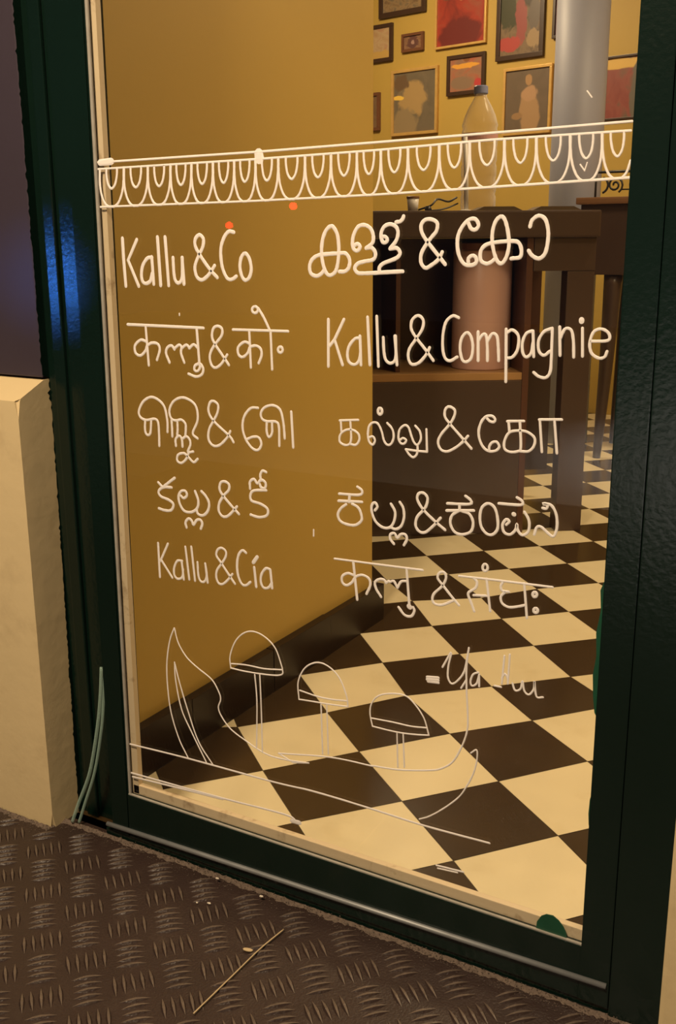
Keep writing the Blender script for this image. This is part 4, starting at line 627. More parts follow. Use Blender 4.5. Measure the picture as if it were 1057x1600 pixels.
 'latin_kallu_cia': '''198:1360 5462 1361 4912
197:1555 5480 1390 5178
198:1404 5200 1607 4942
197:1816 5243 1792 5242 1766 5242 1742 5239 1720 5228 1704 5211 1688 5188 1674 5162 1662 5134 1653 5109 1647 5084 1644 5057 1644 5032 1646 5008 1651 4989 1662 4969 1677 4954 1696 4943 1715 4939 1745 4944 1777 4958 1802 4983 1810 5004 1816 5030 1819 5058 1822 5088 1826 5116
196:1804 5241 1831 4948
195:1889 5479 1936 4965
194:2002 5496 2045 4963
194:2107 5268 2108 5225 2108 5180 2108 5137 2110 5097 2113 5063 2119 5035 2126 5013 2135 4995 2145 4981 2156 4971 2178 4964 2204 4968 2226 4983 2238 4996 2249 5014 2259 5036 2266 5060 2271 5088 2271 5119 2268 5155 2262 5194 2257 5233 2252 5270
193:2252 5270 2284 4972
190:2789 5036 2773 5055 2758 5072 2742 5090 2725 5111 2703 5138 2674 5173 2639 5214 2603 5258 2569 5300 2541 5334 2519 5360 2500 5379 2484 5396 2473 5412 2466 5429 2464 5453 2470 5477 2480 5500 2492 5519 2512 5538 2537 5552 2562 5558 2583 5555 2605 5547 2626 5536 2639 5521 2646 5504 2648 5484 2644 5461 2636 5435 2624 5412 2608 5386 2589 5359 2570 5332 2551 5307 2533 5284 2514 5262 2496 5241 2479 5219 2467 5197 2458 5173 2452 5148 2449 5123 2449 5099 2450 5078 2456 5053 2465 5030 2478 5010 2492 4997 2515 4988 2542 4989 2572 5000 2592 5014 2615 5032 2637 5053 2659 5075 2678 5095 2698 5118 2716 5140 2732 5162 2749 5184
208:3007 5547 2986 5560 2964 5574 2942 5575 2924 5565 2906 5548 2888 5526 2873 5499 2863 5474 2855 5446 2847 5415 2842 5383 2839 5351 2837 5318 2837 5282 2840 5247 2844 5212 2850 5181 2859 5151 2870 5122 2884 5096 2898 5073 2912 5056 2937 5042 2963 5040 2990 5046 3009 5057 3029 5074 3049 5093 3069 5111
207:3143 5351 3170 5051
283:3202 5516 3130 5419
206:3424 5357 3399 5363 3374 5369 3349 5364 3333 5352 3315 5334 3298 5312 3283 5289 3271 5267 3262 5244 3256 5220 3252 5196 3251 5172 3252 5150 3256 5129 3263 5108 3273 5089 3284 5073 3297 5063 3317 5058 3340 5059 3363 5066 3384 5077 3402 5094 3417 5116 3432 5140 3447 5163
205:3424 5357 3449 5079''',
 'sanskrit': '''154:4497 5684 5141 5704 5844 5729
194:4794 5694 4856 5148
194:4794 5494 4772 5499 4751 5504 4729 5508 4708 5506 4684 5498 4659 5484 4637 5467 4621 5449 4613 5427 4611 5403 4614 5379 4621 5361 4632 5346 4649 5335 4668 5328 4688 5328 4709 5335 4732 5349 4754 5367 4774 5386 4787 5402 4797 5421 4807 5440 4818 5459 4832 5474 4850 5486 4870 5498 4892 5507 4914 5514 4936 5517 4958 5515 4981 5511 5004 5503 5024 5493 5039 5481 5049 5467 5056 5450 5060 5431 5060 5411 5058 5389 5052 5365 5041 5339 5028 5312 5014 5284 5002 5257
192:5226 5252 5210 5272 5194 5293 5177 5313 5163 5333 5151 5352 5143 5372 5136 5392 5131 5411 5130 5429 5132 5444 5143 5462 5159 5477 5178 5489 5197 5498 5216 5504 5236 5506 5256 5505 5271 5502 5284 5492 5291 5478 5299 5463
190:5299 5467 5315 5478 5331 5489 5344 5496 5353 5492 5363 5487 5378 5496 5398 5508 5417 5508 5428 5498 5439 5482 5451 5462 5462 5442 5473 5423
189:5473 5423 5483 5443 5493 5465 5503 5485 5514 5503 5526 5518 5544 5528 5565 5533 5586 5536 5607 5539
189:5605 5717 5656 5181
362:5649 5193 5656 5187 5664 5182
191:5710 5190 5719 5175 5727 5161 5729 5142 5724 5121 5714 5096 5701 5073 5685 5057 5669 5050 5649 5046 5628 5045 5606 5049 5586 5056 5567 5069 5548 5087 5530 5109 5512 5131 5494 5152
185:6371 5333 6350 5353 6330 5372 6309 5391 6288 5411 6264 5434 6238 5461 6209 5491 6180 5522 6152 5551 6129 5576 6109 5596 6092 5613 6077 5628 6067 5642 6060 5657 6059 5678 6065 5700 6075 5720 6087 5734 6108 5746 6133 5750 6153 5745 6164 5734 6174 5718 6179 5699 6179 5676 6175 5656 6168 5633 6157 5608 6144 5583 6129 5558 6109 5534 6085 5509 6059 5484 6035 5460 6017 5438 6002 5413 5994 5390 5990 5369 5989 5350 5993 5332 6001 5315 6013 5301 6029 5292 6045 5288 6064 5286 6085 5286 6109 5290 6135 5297 6163 5310 6195 5326 6228 5346 6261 5366 6294 5384
152:6360 5732 6845 5757 7612 5787
182:6564 5738 6577 5728 6591 5717 6604 5706 6611 5692 6613 5674 6612 5653 6606 5631 6595 5608 6578 5591 6555 5574 6530 5557 6508 5539 6496 5519 6495 5499 6502 5477 6513 5454 6526 5431 6536 5408 6546 5385 6556 5361 6566 5337 6576 5313 6586 5289
181:6571 5505 6744 5526
180:6740 5758 6805 5329
178:6961 5749 6952 5730 6942 5711 6937 5692 6937 5676 6940 5659 6946 5644 6957 5633 6970 5629 6988 5628 7007 5629 7027 5630 7046 5631
179:7002 5623 6989 5609 6974 5595 6960 5581 6949 5566 6942 5551 6940 5533 6941 5515 6946 5496 6953 5479 6963 5465 6976 5453 6993 5443 7012 5435 7032 5430 7054 5427 7077 5429 7102 5434 7129 5442 7154 5450 7177 5458 7196 5464 7214 5471 7230 5478 7247 5484 7263 5491
177:7243 5778 7297 5328
178:6716 5948 6705 5944 6696 5936 6689 5924 6684 5911 6683 5897 6685 5883 6690 5871 6698 5861 6708 5857 6719 5856 6729 5860 6739 5868 6746 5879 6750 5893 6751 5907 6749 5921 6744 5933 6736 5942 6726 5947 6716 5948
201:7386 5684 7378 5682 7371 5676 7365 5668 7362 5659 7361 5649 7363 5639 7367 5631 7373 5625 7380 5622 7388 5622 7396 5625 7403 5630 7408 5638 7412 5648 7413 5658 7411 5667 7407 5675 7401 5681 7394 5684 7386 5684
202:7407 5476 7399 5473 7392 5467 7387 5460 7383 5451 7383 5441 7384 5432 7388 5425 7394 5419 7402 5416 7410 5416 7418 5419 7425 5425 7430 5432 7433 5441 7434 5451 7432 5460 7428 5467 7422 5473 7415 5476 7407 5476''',
 'signature': '''213:5934 4230 6099 4254
213:5934 4197 6099 4219
213:5951 4171 6100 4185
146:6157 4422 6184 4476 6213 4536 6241 4593 6263 4636 6277 4656 6280 4645 6273 4610 6262 4563 6251 4512 6243 4469 6239 4432 6236 4394 6234 4358 6234 4324 6238 4295 6245 4270 6255 4248 6268 4230 6282 4217 6298 4213 6315 4217 6333 4229 6353 4246 6373 4268 6392 4291 6409 4314 6427 4339 6444 4367 6460 4401 6474 4441 6485 4491 6495 4548 6504 4610 6513 4673 6522 4733
144:6527 4771 6521 4719 6514 4667 6508 4614 6503 4560 6500 4504 6500 4444 6501 4382 6504 4319 6507 4256 6509 4192
146:6506 4315 6491 4289 6477 4262 6462 4235 6448 4208 6433 4181
144:6671 4455 6652 4445 6632 4437 6613 4426 6597 4411 6587 4394 6578 4372 6571 4350 6565 4328 6563 4309 6563 4288 6567 4269 6574 4254 6583 4247 6597 4248 6615 4256 6633 4270 6648 4290 6657 4310 6664 4336 6670 4364 6675 4392 6681 4420
144:6681 4425 6686 4260
141:7020 4760 6998 4367
141:7091 4793 7079 4385
143:6898 4317 6990 4318
142:6995 4441 7005 4462 7015 4486 7024 4505 7034 4514 7045 4509 7055 4495 7065 4476 7073 4458 7077 4440 7078 4422 7078 4403 7079 4385
141:7142 4408 7149 4387 7156 4364 7163 4343 7172 4325 7182 4314 7198 4312 7218 4319 7237 4332 7252 4349 7260 4371 7264 4401 7267 4432 7270 4456 7274 4464 7280 4453 7285 4425 7291 4391 7298 4357 7307 4333 7321 4315 7337 4302 7354 4295 7371 4298 7384 4307 7397 4324 7410 4345 7421 4367 7429 4388 7433 4414 7433 4446 7432 4476 7431 4497 7433 4499 7437 4475 7442 4431 7449 4377 7458 4328 7469 4296 7483 4284 7500 4284 7519 4290 7538 4298 7556 4303
134:6508 4192 6514 4109 6521 4024 6528 3939 6534 3860 6538 3793 6540 3740 6542 3698 6542 3662 6539 3627 6534 3587 6526 3541 6515 3493 6501 3444 6485 3394 6467 3344 6446 3291 6423 3235 6398 3180 6371 3128 6342 3082 6312 3044 6280 3011 6246 2982 6210 2956 6174 2931 6140 2911 6108 2894 6073 2880 6029 2865 5973 2848 5898 2826 5808 2802 5710 2777 5612 2754 5519 2735 5435 2721 5353 2711 5273 2702 5193 2695 5112 2686''',
 'lace_border': '''147:597 11033 3358 11053 5157 11085 7024 11121 8229 11147
148:589 10942 3355 10964 5157 10994 6580 11038 8221 11053
151:605 10422 3339 10443 5159 10476 7049 10532 8246 10572
184:642 10942 639 10906 636 10869 633 10832 630 10796 629 10762 629 10729 631 10698 633 10668 636 10639 642 10611 649 10583 658 10556 668 10530 680 10506 692 10486 708 10465 725 10450 743 10437 761 10428 783 10423 804 10423 825 10424 846 10423 867 10423 890 10429 909 10439 929 10451 949 10467 968 10488 983 10508 997 10532 1012 10558 1025 10586 1037 10614 1046 10642 1055 10671 1062 10701 1068 10732 1073 10765 1078 10799 1081 10835 1084 10872 1087 10909 1089 10946
183:767 10943 766 10923 764 10903 763 10882 762 10862 763 10840 765 10817 768 10793 773 10768 778 10746 786 10726 798 10706 813 10687 829 10674 845 10670 862 10675 881 10688 898 10706 914 10727 924 10747 934 10770 942 10794 949 10819 955 10842 959 10863 962 10884 964 10904 966 10925 968 10945
181:1098 10946 1096 10909 1093 10872 1090 10835 1087 10799 1087 10765 1087 10733 1088 10701 1091 10671 1094 10642 1100 10614 1107 10587 1115 10559 1125 10533 1136 10509 1148 10489 1163 10469 1180 10453 1198 10441 1215 10432 1235 10426 1256 10426 1276 10427 1296 10426 1317 10427 1338 10433 1356 10442 1375 10455 1394 10471 1412 10491 1426 10512 1441 10536 1454 10562 1467 10589 1478 10617 1487 10645 1495 10674 1501 10705 1507 10736 1512 10768 1516 10803 1519 10839 1522 10876 1524 10913 1526 10949
180:1218 10947 1216 10927 1215 10906 1214 10886 1213 10865 1214 10844 1216 10821 1220 10796 1224 10772 1229 10749 1237 10730 1248 10709 1263 10691 1278 10678 1294 10673 1310 10678 1328 10691 1345 10710 1359 10731 1369 10750 1378 10773 1386 10798 1392 10822 1398 10845 1402 10867 1405 10887 1406 10908 1408 10928 1410 10948
178:1535 10949 1532 10913 1530 10876 1527 10839 1525 10803 1524 10769 1525 10736 1526 10705 1528 10675 1532 10646 1537 10618 1543 10590 1551 10563 1561 10536 1571 10513 1581 10493 1596 10472 1611 10456 1628 10444 1643 10435 1672 10429 1700 10430 1718 10430 1737 10430 1757 10436 1773 10445 1791 10458 1808 10474 1825 10494 1838 10515 1851 10539 1863 10565 1875 10593 1885 10620 1893 10649 1900 10678 1906 10708 1911 10739 1916 10772 1919 10806 1922 10842 1924 10879 1926 10916 1929 10953
177:1644 10950 1643 10930 1642 10910 1641 10889 1641 10868 1642 10847 1644 10824 1647 10800 1651 10775 1656 10753 1662 10733 1673 10712 1686 10694 1701 10681 1715 10676 1730 10681 1747 10695 1762 10713 1775 10734 1784 10754 1793 10776 1800 10801 1806 10825 1811 10848 1814 10870 1817 10891 1818 10911 1819 10931 1821 10952
176:1936 10953 1934 10916 1932 10879 1929 10842 1928 10806 1927 10772 1928 10739 1929 10708 1931 10678 1934 10649 1938 10621 1944 10593 1952 10566 1960 10540 1969 10516 1978 10496 1991 10475 2005 10459 2020 10447 2034 10438 2059 10432 2084 10433 2109 10432 2136 10439 2150 10448 2166 10461 2182 10477 2197 10497 2208 10518 2220 10542 2231 10568 2241 10595 2250 10623 2258 10651 2264 10680 2269 10711 2274 10742 2278 10774 2281 10809 2284 10845 2286 10882 2288 10919 2290 10955
175:2034 10953 2034 10933 2032 10913 2031 10892 2031 10871 2032 10850 2034 10827 2037 10803 2040 10778 2045 10756 2051 10736 2061 10715 2072 10697 2085 10684 2098 10679 2112 10684 2126 10698 2140 10716 2152 10737 2160 10756 2168 10779 2174 10804 2179 10828 2184 10851 2187 10873 2189 10893 2190 10914 2192 10934 2193 10955
174:2297 10955 2295 10919 2293 10882 2291 10845 2289 10809 2289 10774 2290 10742 2291 10711 2293 10681 2297 10652 2301 10624 2308 10596 2315 10568 2324 10542 2333 10519 2343 10498 2356 10478 2370 10462 2385 10450 2399 10441 2424 10435 2450 10436 2475 10435 2501 10442 2516 10451 2532 10463 2547 10479 2562 10500 2574 10521 2585 10544 2596 10571 2606 10598 2615 10626 2622 10654 2628 10683 2634 10713 2638 10745 2642 10777 2645 10812 2647 10848 2649 10884 2650 10922 2652 10958
173:2396 10956 2395 10936 2394 10915 2393 10895 2393 10874 2394 10853 2396 10830 2399 10805 2403 10781 2408 10758 2414 10739 2424 10718 2436 10700 2449 10687 2462 10682 2475 10687 2490 10700 2504 10719 2516 10740 2524 10759 2531 10782 2537 10807 2542 10831 2546 10854 2550 10876 2551 10896 2553 10917 2554 10937 2555 10957
171:2659 10958 2657 10922 2655 10885 2654 10848 2653 10812 2652 10777 2653 10745 2655 10714 2657 10683 2660 10654 2665 10626 2671 10599 2679 10571 2687 10545 2696 10521 2705 10501 2718 10481 2732 10465 2746 10453 2759 10444 2784 10437 2809 10439 2833 10438 2858 10445 2872 10454 2887 10466 2902 10482 2916 10503 2927 10523 2938 10547 2949 10573 2958 10601 2966 10629 2973 10657 2979 10686 2984 10716 2988 10747 2991 10780 2994 10814 2996 10850 2997 10887 2999 10924 3000 10961
170:2754 10959 2753 10939 2752 10918 2752 10898 2752 10877 2753 10856 2755 10833 2758 10808 2762 10784 2766 10761 2772 10742 2782 10721 2794 10703 2806 10690 2819 10685 2832 10690 2846 10703 2859 10722 2870 10743 2878 10762 2884 10785 2890 10809 2895 10834 2899 10857 2902 10878 2904 10899 2905 10919 2906 10940 2907 10960
169:3007 10961 3006 10924 3004 10887 3002 10850 3002 10814 3002 10780 3003 10747 3004 10716 3007 10686 3010 10657 3015 10629 3021 10601 3029 10574 3037 10548 3046 10524 3055 10504 3068 10483 3082 10468 3095 10456 3109 10446 3133 10440 3157 10442 3181 10440 3205 10447 3219 10456 3234 10469 3248 10485 3262 10505 3273 10526 3283 10550 3294 10576 3303 10604 3311 10631 3317 10660 3323 10689 3327 10719 3331 10750 3334 10783 3337 10817 3338 10853 3340 10890 3340 10927 3342 10964
168:3100 10962 3100 10941 3099 10921 3098 10901 3098 10880 3100 10858 3102 10835 3105 10811 3109 10787 3114 10764 3120 10745 3129 10724 3141 10705 3153 10692 3166 10688 3178 10693 3192 10706 3205 10724 3216 10745 3223 10765 3229 10787 3235 10812 3240 10837 3243 10860 3246 10881 3248 10902 3249 10922 3249 10942 3250 10963
167:3349 10964 3348 10927 3346 10890 3345 10853 3344 10817 3345 10783 3346 10750 3348 10719 3351 10689 3355 10660 3360 10632 3366 10604 3374 10577 3383 10551 3393 10527 3403 10507 3416 10487 3430 10471 3445 10459 3459 10450 3484 10444 3509 10446 3525 10445 3542 10446 3559 10452 3574 10462 3589 10474 3604 10490 3618 10511 3629 10532 3640 10556 3650 10582 3659 10609 3667 10637 3674 10666 3679 10695 3684 10725 3687 10756 3690 10789 3693 10823 3694 10859 3695 10896 3696 10933 3697 10969
166:3445 10965 3445 10945 3445 10924 3444 10904 3445 10883 3446 10862 3449 10839 3452 10815 3456 10790 3461 10768 3468 10748 3478 10728 3490 10709 3503 10697 3516 10692 3529 10697 3543 10710 3556 10729 3567 10750 3575 10770 3581 10792 3587 10817 3592 10841 3595 10865 3598 10886 3599 10907 3600 10927 3601 10947 3602 10968
165:3704 10970 3703 10933 3702 10896 3701 10859 3701 10823 3702 10789 3704 10756 3706 10725 3710 10695 3715 10666 3721 10638 3729 10611 3738 10583 3749 10557 3760 10534 3772 10514 3787 10494 3804 10478 3820 10466 3836 10457 3856 10452 3875 10452 3894 10453 3912 10452 3931 10453 3951 10459 3964 10467 3977 10476 3991 10487 4004 10501 4017 10518 4029 10539 4041 10563 4053 10589 4063 10617 4072 10645 4079 10673 4085 10702 4090 10732 4093 10763 4097 10796 4099 10830 4100 10866 4101 10903 4101 10940 4102 10976
164:3815 10971 3815 10951 3814 10931 3814 10910 3815 10890 3817 10868 3820 10845 3824 10821 3829 10797 3835 10774 3843 10755 3855 10734 3869 10716 3884 10703 3899 10699 3914 10704 3929 10717 3944 10736 3957 10757 3965 10776 3972 10799 3978 10824 3983 10848 3987 10871 3990 10893 3991 10913 3992 10934 3992 10954 3993 10974
162:4109 10976 4109 10940 4108 10903 4107 10866 4107 10830 4108 10796 4110 10763 4113 10732 4117 10702 4121 10673 4127 10646 4135 10618 4144 10591 4154 10565 4165 10541 4176 10521 4191 10501 4206 10485 4222 10473 4237 10465 4256 10459 4274 10459 4291 10460 4309 10460 4327 10460 4345 10467 4358 10474 4370 10483 4383 10494 4396 10508 4407 10525 4419 10546 4430 10570 4441 10596 4450 10624 4458 10651 4465 10679 4470 10708 4474 10739 4478 10770 4481 10802 4482 10836 4483 10872 4484 10909 4484 10946 4484 10983
161:4214 10978 4214 10958 4214 10937 4213 10917 4214 10896 4216 10875 4219 10852 4223 10828 4228 10804 4234 10781 4241 10762 4253 10741 4266 10723 4281 10710 4295 10706 4309 10711 4323 10724 4337 10743 4349 10764 4357 10783 4363 10806 4369 10830 4373 10855 4377 10878 4379 10899 4381 10920 4381 10940 4381 10960 4382 10981
160:4492 10983 4491 10946 4491 10909 4490 10872 4491 10837 4492 10802 4494 10770 4497 10739 4501 10709 4505 10680 4511 10652 4519 10625 4528 10597 4538 10572 4549 10548 4560 10528 4574 10508 4589 10492 4605 10480 4620 10472 4638 10466 4655 10466 4672 10467 4689 10467 4707 10467 4725 10474 4736 10481 4749 10490 4761 10501 4773 10515 4785 10532 4795 10553 4806 10576 4816 10603 4825 10630 4833 10658 4839 10686 4844 10715 4848 10745 4851 10776 4854 10809 4855 10843 4856 10879 4856 10915 4856 10952 4856 10989
159:4593 10984 4593 10964 4593 10944 4593 10923 4594 10903 4596 10882 4599 10859 4603 10834 4608 10810 4614 10788 4621 10768 4633 10748 4646 10730 4660 10717 4673 10712 4687 10717 4701 10731 4715 10749 4726 10770 4733 10790 4739 10812 4745 10837 4749 10861 4752 10884 4755 10905 4756 10926 4756 10946 4756 10967 4756 10987
158:4863 10989 4863 10952 4862 10915 4862 10879 4863 10843 4864 10809 4866 10776 4869 10745 4873 10716 4877 10687 4883 10659 4890 10631 4898 10604 4907 10578 4917 10555 4927 10535 4940 10515 4953 10499 4967 10487 4981 10478 4997 10472 5012 10473 5028 10474 5043 10473 5059 10474 5075 10480 5088 10489 5102 10502 5115 10518 5128 10538 5138 10559 5147 10583 5156 10609 5164 10636 5171 10664 5176 10692 5180 10721 5184 10751 5186 10782 5188 10815 5190 10849 5190 10885 5190 10921 5189 10958 5189 10995
157:4953 10990 4954 10970 4954 10950 4954 10930 4955 10909 4957 10888 4960 10865 4964 10840 4968 10816 4974 10794 4980 10775 4991 10754 5002 10736 5015 10723 5027 10718 5040 10724 5052 10737 5064 10755 5074 10776 5080 10796 5086 10818 5090 10843 5094 10867 5097 10890 5099 10911 5100 10932 5100 10952 5100 10972 5100 10993
156:5196 10995 5196 10959 5196 10922 5196 10885 5197 10849 5199 10815 5202 10783 5205 10752 5209 10722 5214 10693 5220 10666 5228 10638 5238 10611 5248 10585 5259 10562 5270 10542 5284 10522 5300 10507 5315 10495 5330 10487 5348 10481 5365 10481 5382 10483 5399 10482 5416 10483 5434 10490 5446 10497 5458 10506 5470 10518 5482 10532 5493 10549 5503 10569 5513 10593 5523 10620 5532 10647 5539 10675 5545 10703 5549 10732 5553 10762 5555 10794 5557 10826 5558 10860 5558 10896 5558 10933 5557 10970 5557 11006
155:5296 10998 5297 10978 5297 10958 5298 10937 5299 10917 5301 10895 5304 10873 5309 10848 5314 10824 5320 10802 5328 10783 5339 10762 5352 10744 5367 10732 5380 10727 5391 10731 5402 10740 5413 10753 5423 10769 5431 10786 5438 10805 5444 10828 5449 10853 5453 10877 5456 10900 5458 10922 5458 10942 5458 10962 5458 10983 5458 11003
153:5565 11006 5565 10970 5565 10933 5566 10896 5567 10860 5569 10826 5572 10794 5576 10763 5581 10733 5587 10705 5594 10677 5603 10649 5614 10622 5625 10597 5638 10573 5650 10554 5663 10537 5677 10524 5691 10513 5705 10505 5718 10498 5738 10493 5757 10493 5776 10495 5795 10494 5814 10495 5834 10502 5847 10509 5860 10518 5874 10530 5887 10544 5899 10561 5910 10582 5922 10606 5932 10632 5942 10660 5949 10688 5956 10716 5960 10745 5964 10775 5967 10806 5969 10838 5970 10873 5970 10909 5969 10945 5968 10982 5967 11019
152:5677 11010 5678 10989 5678 10969 5678 10949 5680 10928 5682 10907 5687 10884 5692 10860 5698 10836 5705 10814 5713 10795 5726 10774 5741 10756 5757 10744 5772 10739 5784 10743 5796 10752 5808 10765 5819 10781 5829 10798 5836 10818 5843 10840 5848 10865 5852 10889 5855 10912 5857 10934 5858 10954 5858 10975 5857 10995 5857 11015
151:5975 11019 5976 10983 5976 10946 5977 10909 5978 10873 5981 10839 5984 10807 5988 10776 5993 10746 5998 10717 6006 10689 6014 10662 6025 10635 6036 10609 6048 10586 6060 10566 6072 10549 6085 10536 6098 10525 6111 10517 6124 10510 6143 10505 6161 10505 6179 10507 6197 10506 6215 10507 6233 10513 6245 10521 6258 10530 6270 10542 6283 10556 6294 10573 6305 10593 6315 10617 6325 10644 6333 10671 6341 10699 6346 10728 6350 10757 6353 10787 6356 10818 6357 10850 6358 10885 6357 10920 6356 10957 6355 10994 6354 11031
150:6081 11022 6081 11002 6082 10982 6083 10961 6084 10941 6087 10920 6091 10897 6096 10872 6102 10848 6109 10826 6117 10807 6129 10786 6143 10768 6158 10756 6173 10751 6184 10755 6196 10764 6207 10777 6217 10793 6226 10810 6233 10830 6238 10852 6243 10877 6247 10901 6250 10925 6251 10946 6252 10967 6251 10987 6251 11007 6251 11027
148:6362 11031 6363 10994 6364 10957 6365 10921 6367 10885 6370 10851 6373 10818 6378 10787 6383 10758 6390 10729 6398 10701 6408 10674 6419 10647 6432 10621 6445 10598 6459 10578 6472 10561 6487 10548 6502 10537 6516 10529 6530 10522 6546 10517 6561 10517 6576 10518 6591 10519 6606 10519 6620 10518 6635 10520 6651 10526 6664 10533 6678 10543 6692 10554 6705 10568 6717 10585 6729 10606 6740 10630 6751 10656 6760 10683 6768 10711 6774 10739 6779 10768 6782 10797 6784 10828 6786 10861 6786 10895 6786 10930 6784 10967 6783 11003 6781 11039
147:6479 11034 6480 11014 6481 10994 6482 10974 6484 10953 6487 10932 6491 10909 6497 10885 6504 10860 6511 10838 6520 10819 6531 10803 6543 10787 6557 10775 6570 10767 6583 10764 6595 10767 6608 10776 6620 10789 6631 10805 6641 10822 6648 10841 6655 10864 6660 10888 6664 10913 6667 10936 6668 10957 6669 10978 6668 10998 6668 11018 6667 11038
146:6789 11040 6791 11003 6792 10967 6793 10930 6795 10895 6798 10861 6802 10829 6806 10798 6811 10768 6818 10740 6825 10712 6834 10685 6845 10658 6856 10632 6868 10609 6880 10590 6892 10573 6905 10560 6919 10550 6932 10541 6944 10534 6963 10529 6980 10529 6998 10531 7015 10530 7033 10531 7051 10538 7063 10545 7075 10554 7087 10565 7099 10579 7110 10596 7120 10616 7130 10640 7139 10665 7147 10692 7153 10720 7158 10747 7162 10776 7165 10805 7166 10835 7167 10867 7168 10900 7166 10935 7165 10971 7163 11007 7161 11043
145:6893 11040 6894 11020 6895 11000 6896 10980 6898 10960 6901 10939 6905 10916 6911 10892 6917 10868 6924 10846 6932 10827 6942 10811 6953 10796 6965 10783 6977 10775 6988 10772 6999 10775 7010 10784 7021 10797 7031 10812 7039 10829 7045 10848 7051 10871 7055 10894 7058 10919 7061 10941 7062 10962 7062 10982 7061 11002 7061 11022 7060 11042
143:7169 11043 7171 11007 7172 10971 7174 10935 7176 10900 7179 10867 7183 10836 7188 10805 7193 10776 7200 10748 7208 10721 7217 10694 7228 10668 7240 10643 7252 10620 7265 10601 7278 10585 7291 10572 7305 10561 7318 10553 7331 10547 7350 10542 7369 10542 7387 10543 7400 10543 7414 10543 7428 10545 7442 10550 7453 10558 7466 10567 7478 10578 7490 10591 7501 10608 7512 10628 7522 10651 7531 10676 7539 10702 7546 10729 7551 10756 7554 10784 7557 10813 7559 10843 7559 10874 7559 10907 7558 10941 7556 10976 7554 11012 7552 11047
142:7276 11044 7277 11024 7278 11005 7279 10985 7281 10965 7285 10944 7289 10922 7295 10898 7301 10875 7309 10853 7317 10834 7327 10818 7339 10803 7351 10791 7364 10783 7375 10780 7386 10784 7398 10792 7409 10805 7419 10820 7427 10837 7434 10855 7439 10877 7443 10901 7447 10924 7449 10947 7450 10967 7450 10987 7449 11007 7449 11026 7448 11046
141:7560 11047 7562 11012 7563 10976 7565 10941 7567 10907 7571 10874 7575 10843 7579 10813 7585 10785 7591 10757 7598 10730 7607 10704 7617 10678 7629 10654 7640 10631 7652 10612 7664 10597 7676 10584 7689 10574 7701 10565 7712 10559 7730 10554 7747 10554 7763 10556 7780 10555 7796 10556 7813 10562 7824 10569 7835 10578 7846 10589 7857 10602 7867 10619 7876 10638 7885 10661 7893 10686 7900 10712 7906 10738 7910 10764 7913 10792 7915 10820 7916 10849 7917 10880 7916 10912 7915 10946 7913 10981 7910 11016 7908 11050
140:7657 11048 7658 11028 7659 11009 7661 10989 7663 10970 7666 10950 7670 10928 7676 10904 7682 10881 7689 10860 7697 10842 7706 10826 7717 10811 7728 10799 7739 10791 7750 10788 7760 10792 7771 10800 7780 10813 7789 10827 7797 10844 7803 10862 7807 10884 7811 10907 7814 10930 7815 10952 7816 10972 7816 10991 7815 11011 7814 11030 7813 11049
140:7915 11050 7917 11016 7919 10981 7921 10946 7924 10912 7927 10880 7931 10850 7936 10820 7941 10792 7947 10765 7954 10739 7963 10713 7972 10688 7983 10663 7994 10641 8005 10623 8016 10607 8028 10595 8039 10585 8051 10577 8062 10570 8078 10565 8094 10566 8109 10567 8124 10567 8139 10567 8155 10573 8165 10580 8175 10589 8185 10600 8195 10613 8204 10629 8212 10648 8219 10671 8226 10696 8233 10721 8239 10746
138:8005 11051 8007 11032 8008 11013 8009 10994 8011 10974 8015 10954 8019 10933 8024 10910 8030 10887 8037 10866 8044 10848 8053 10833 8063 10818 8074 10807 8084 10799 8094 10796 8104 10799 8113 10807 8122 10820 8130 10834 8137 10850 8142 10868 8147 10889 8150 10912 8152 10935 8153 10956 8154 10976 8154 10995 8153 11014 8151 11033 8151 11052
476:658 11031 875 11039
710:3398 11031 3406 10968''',
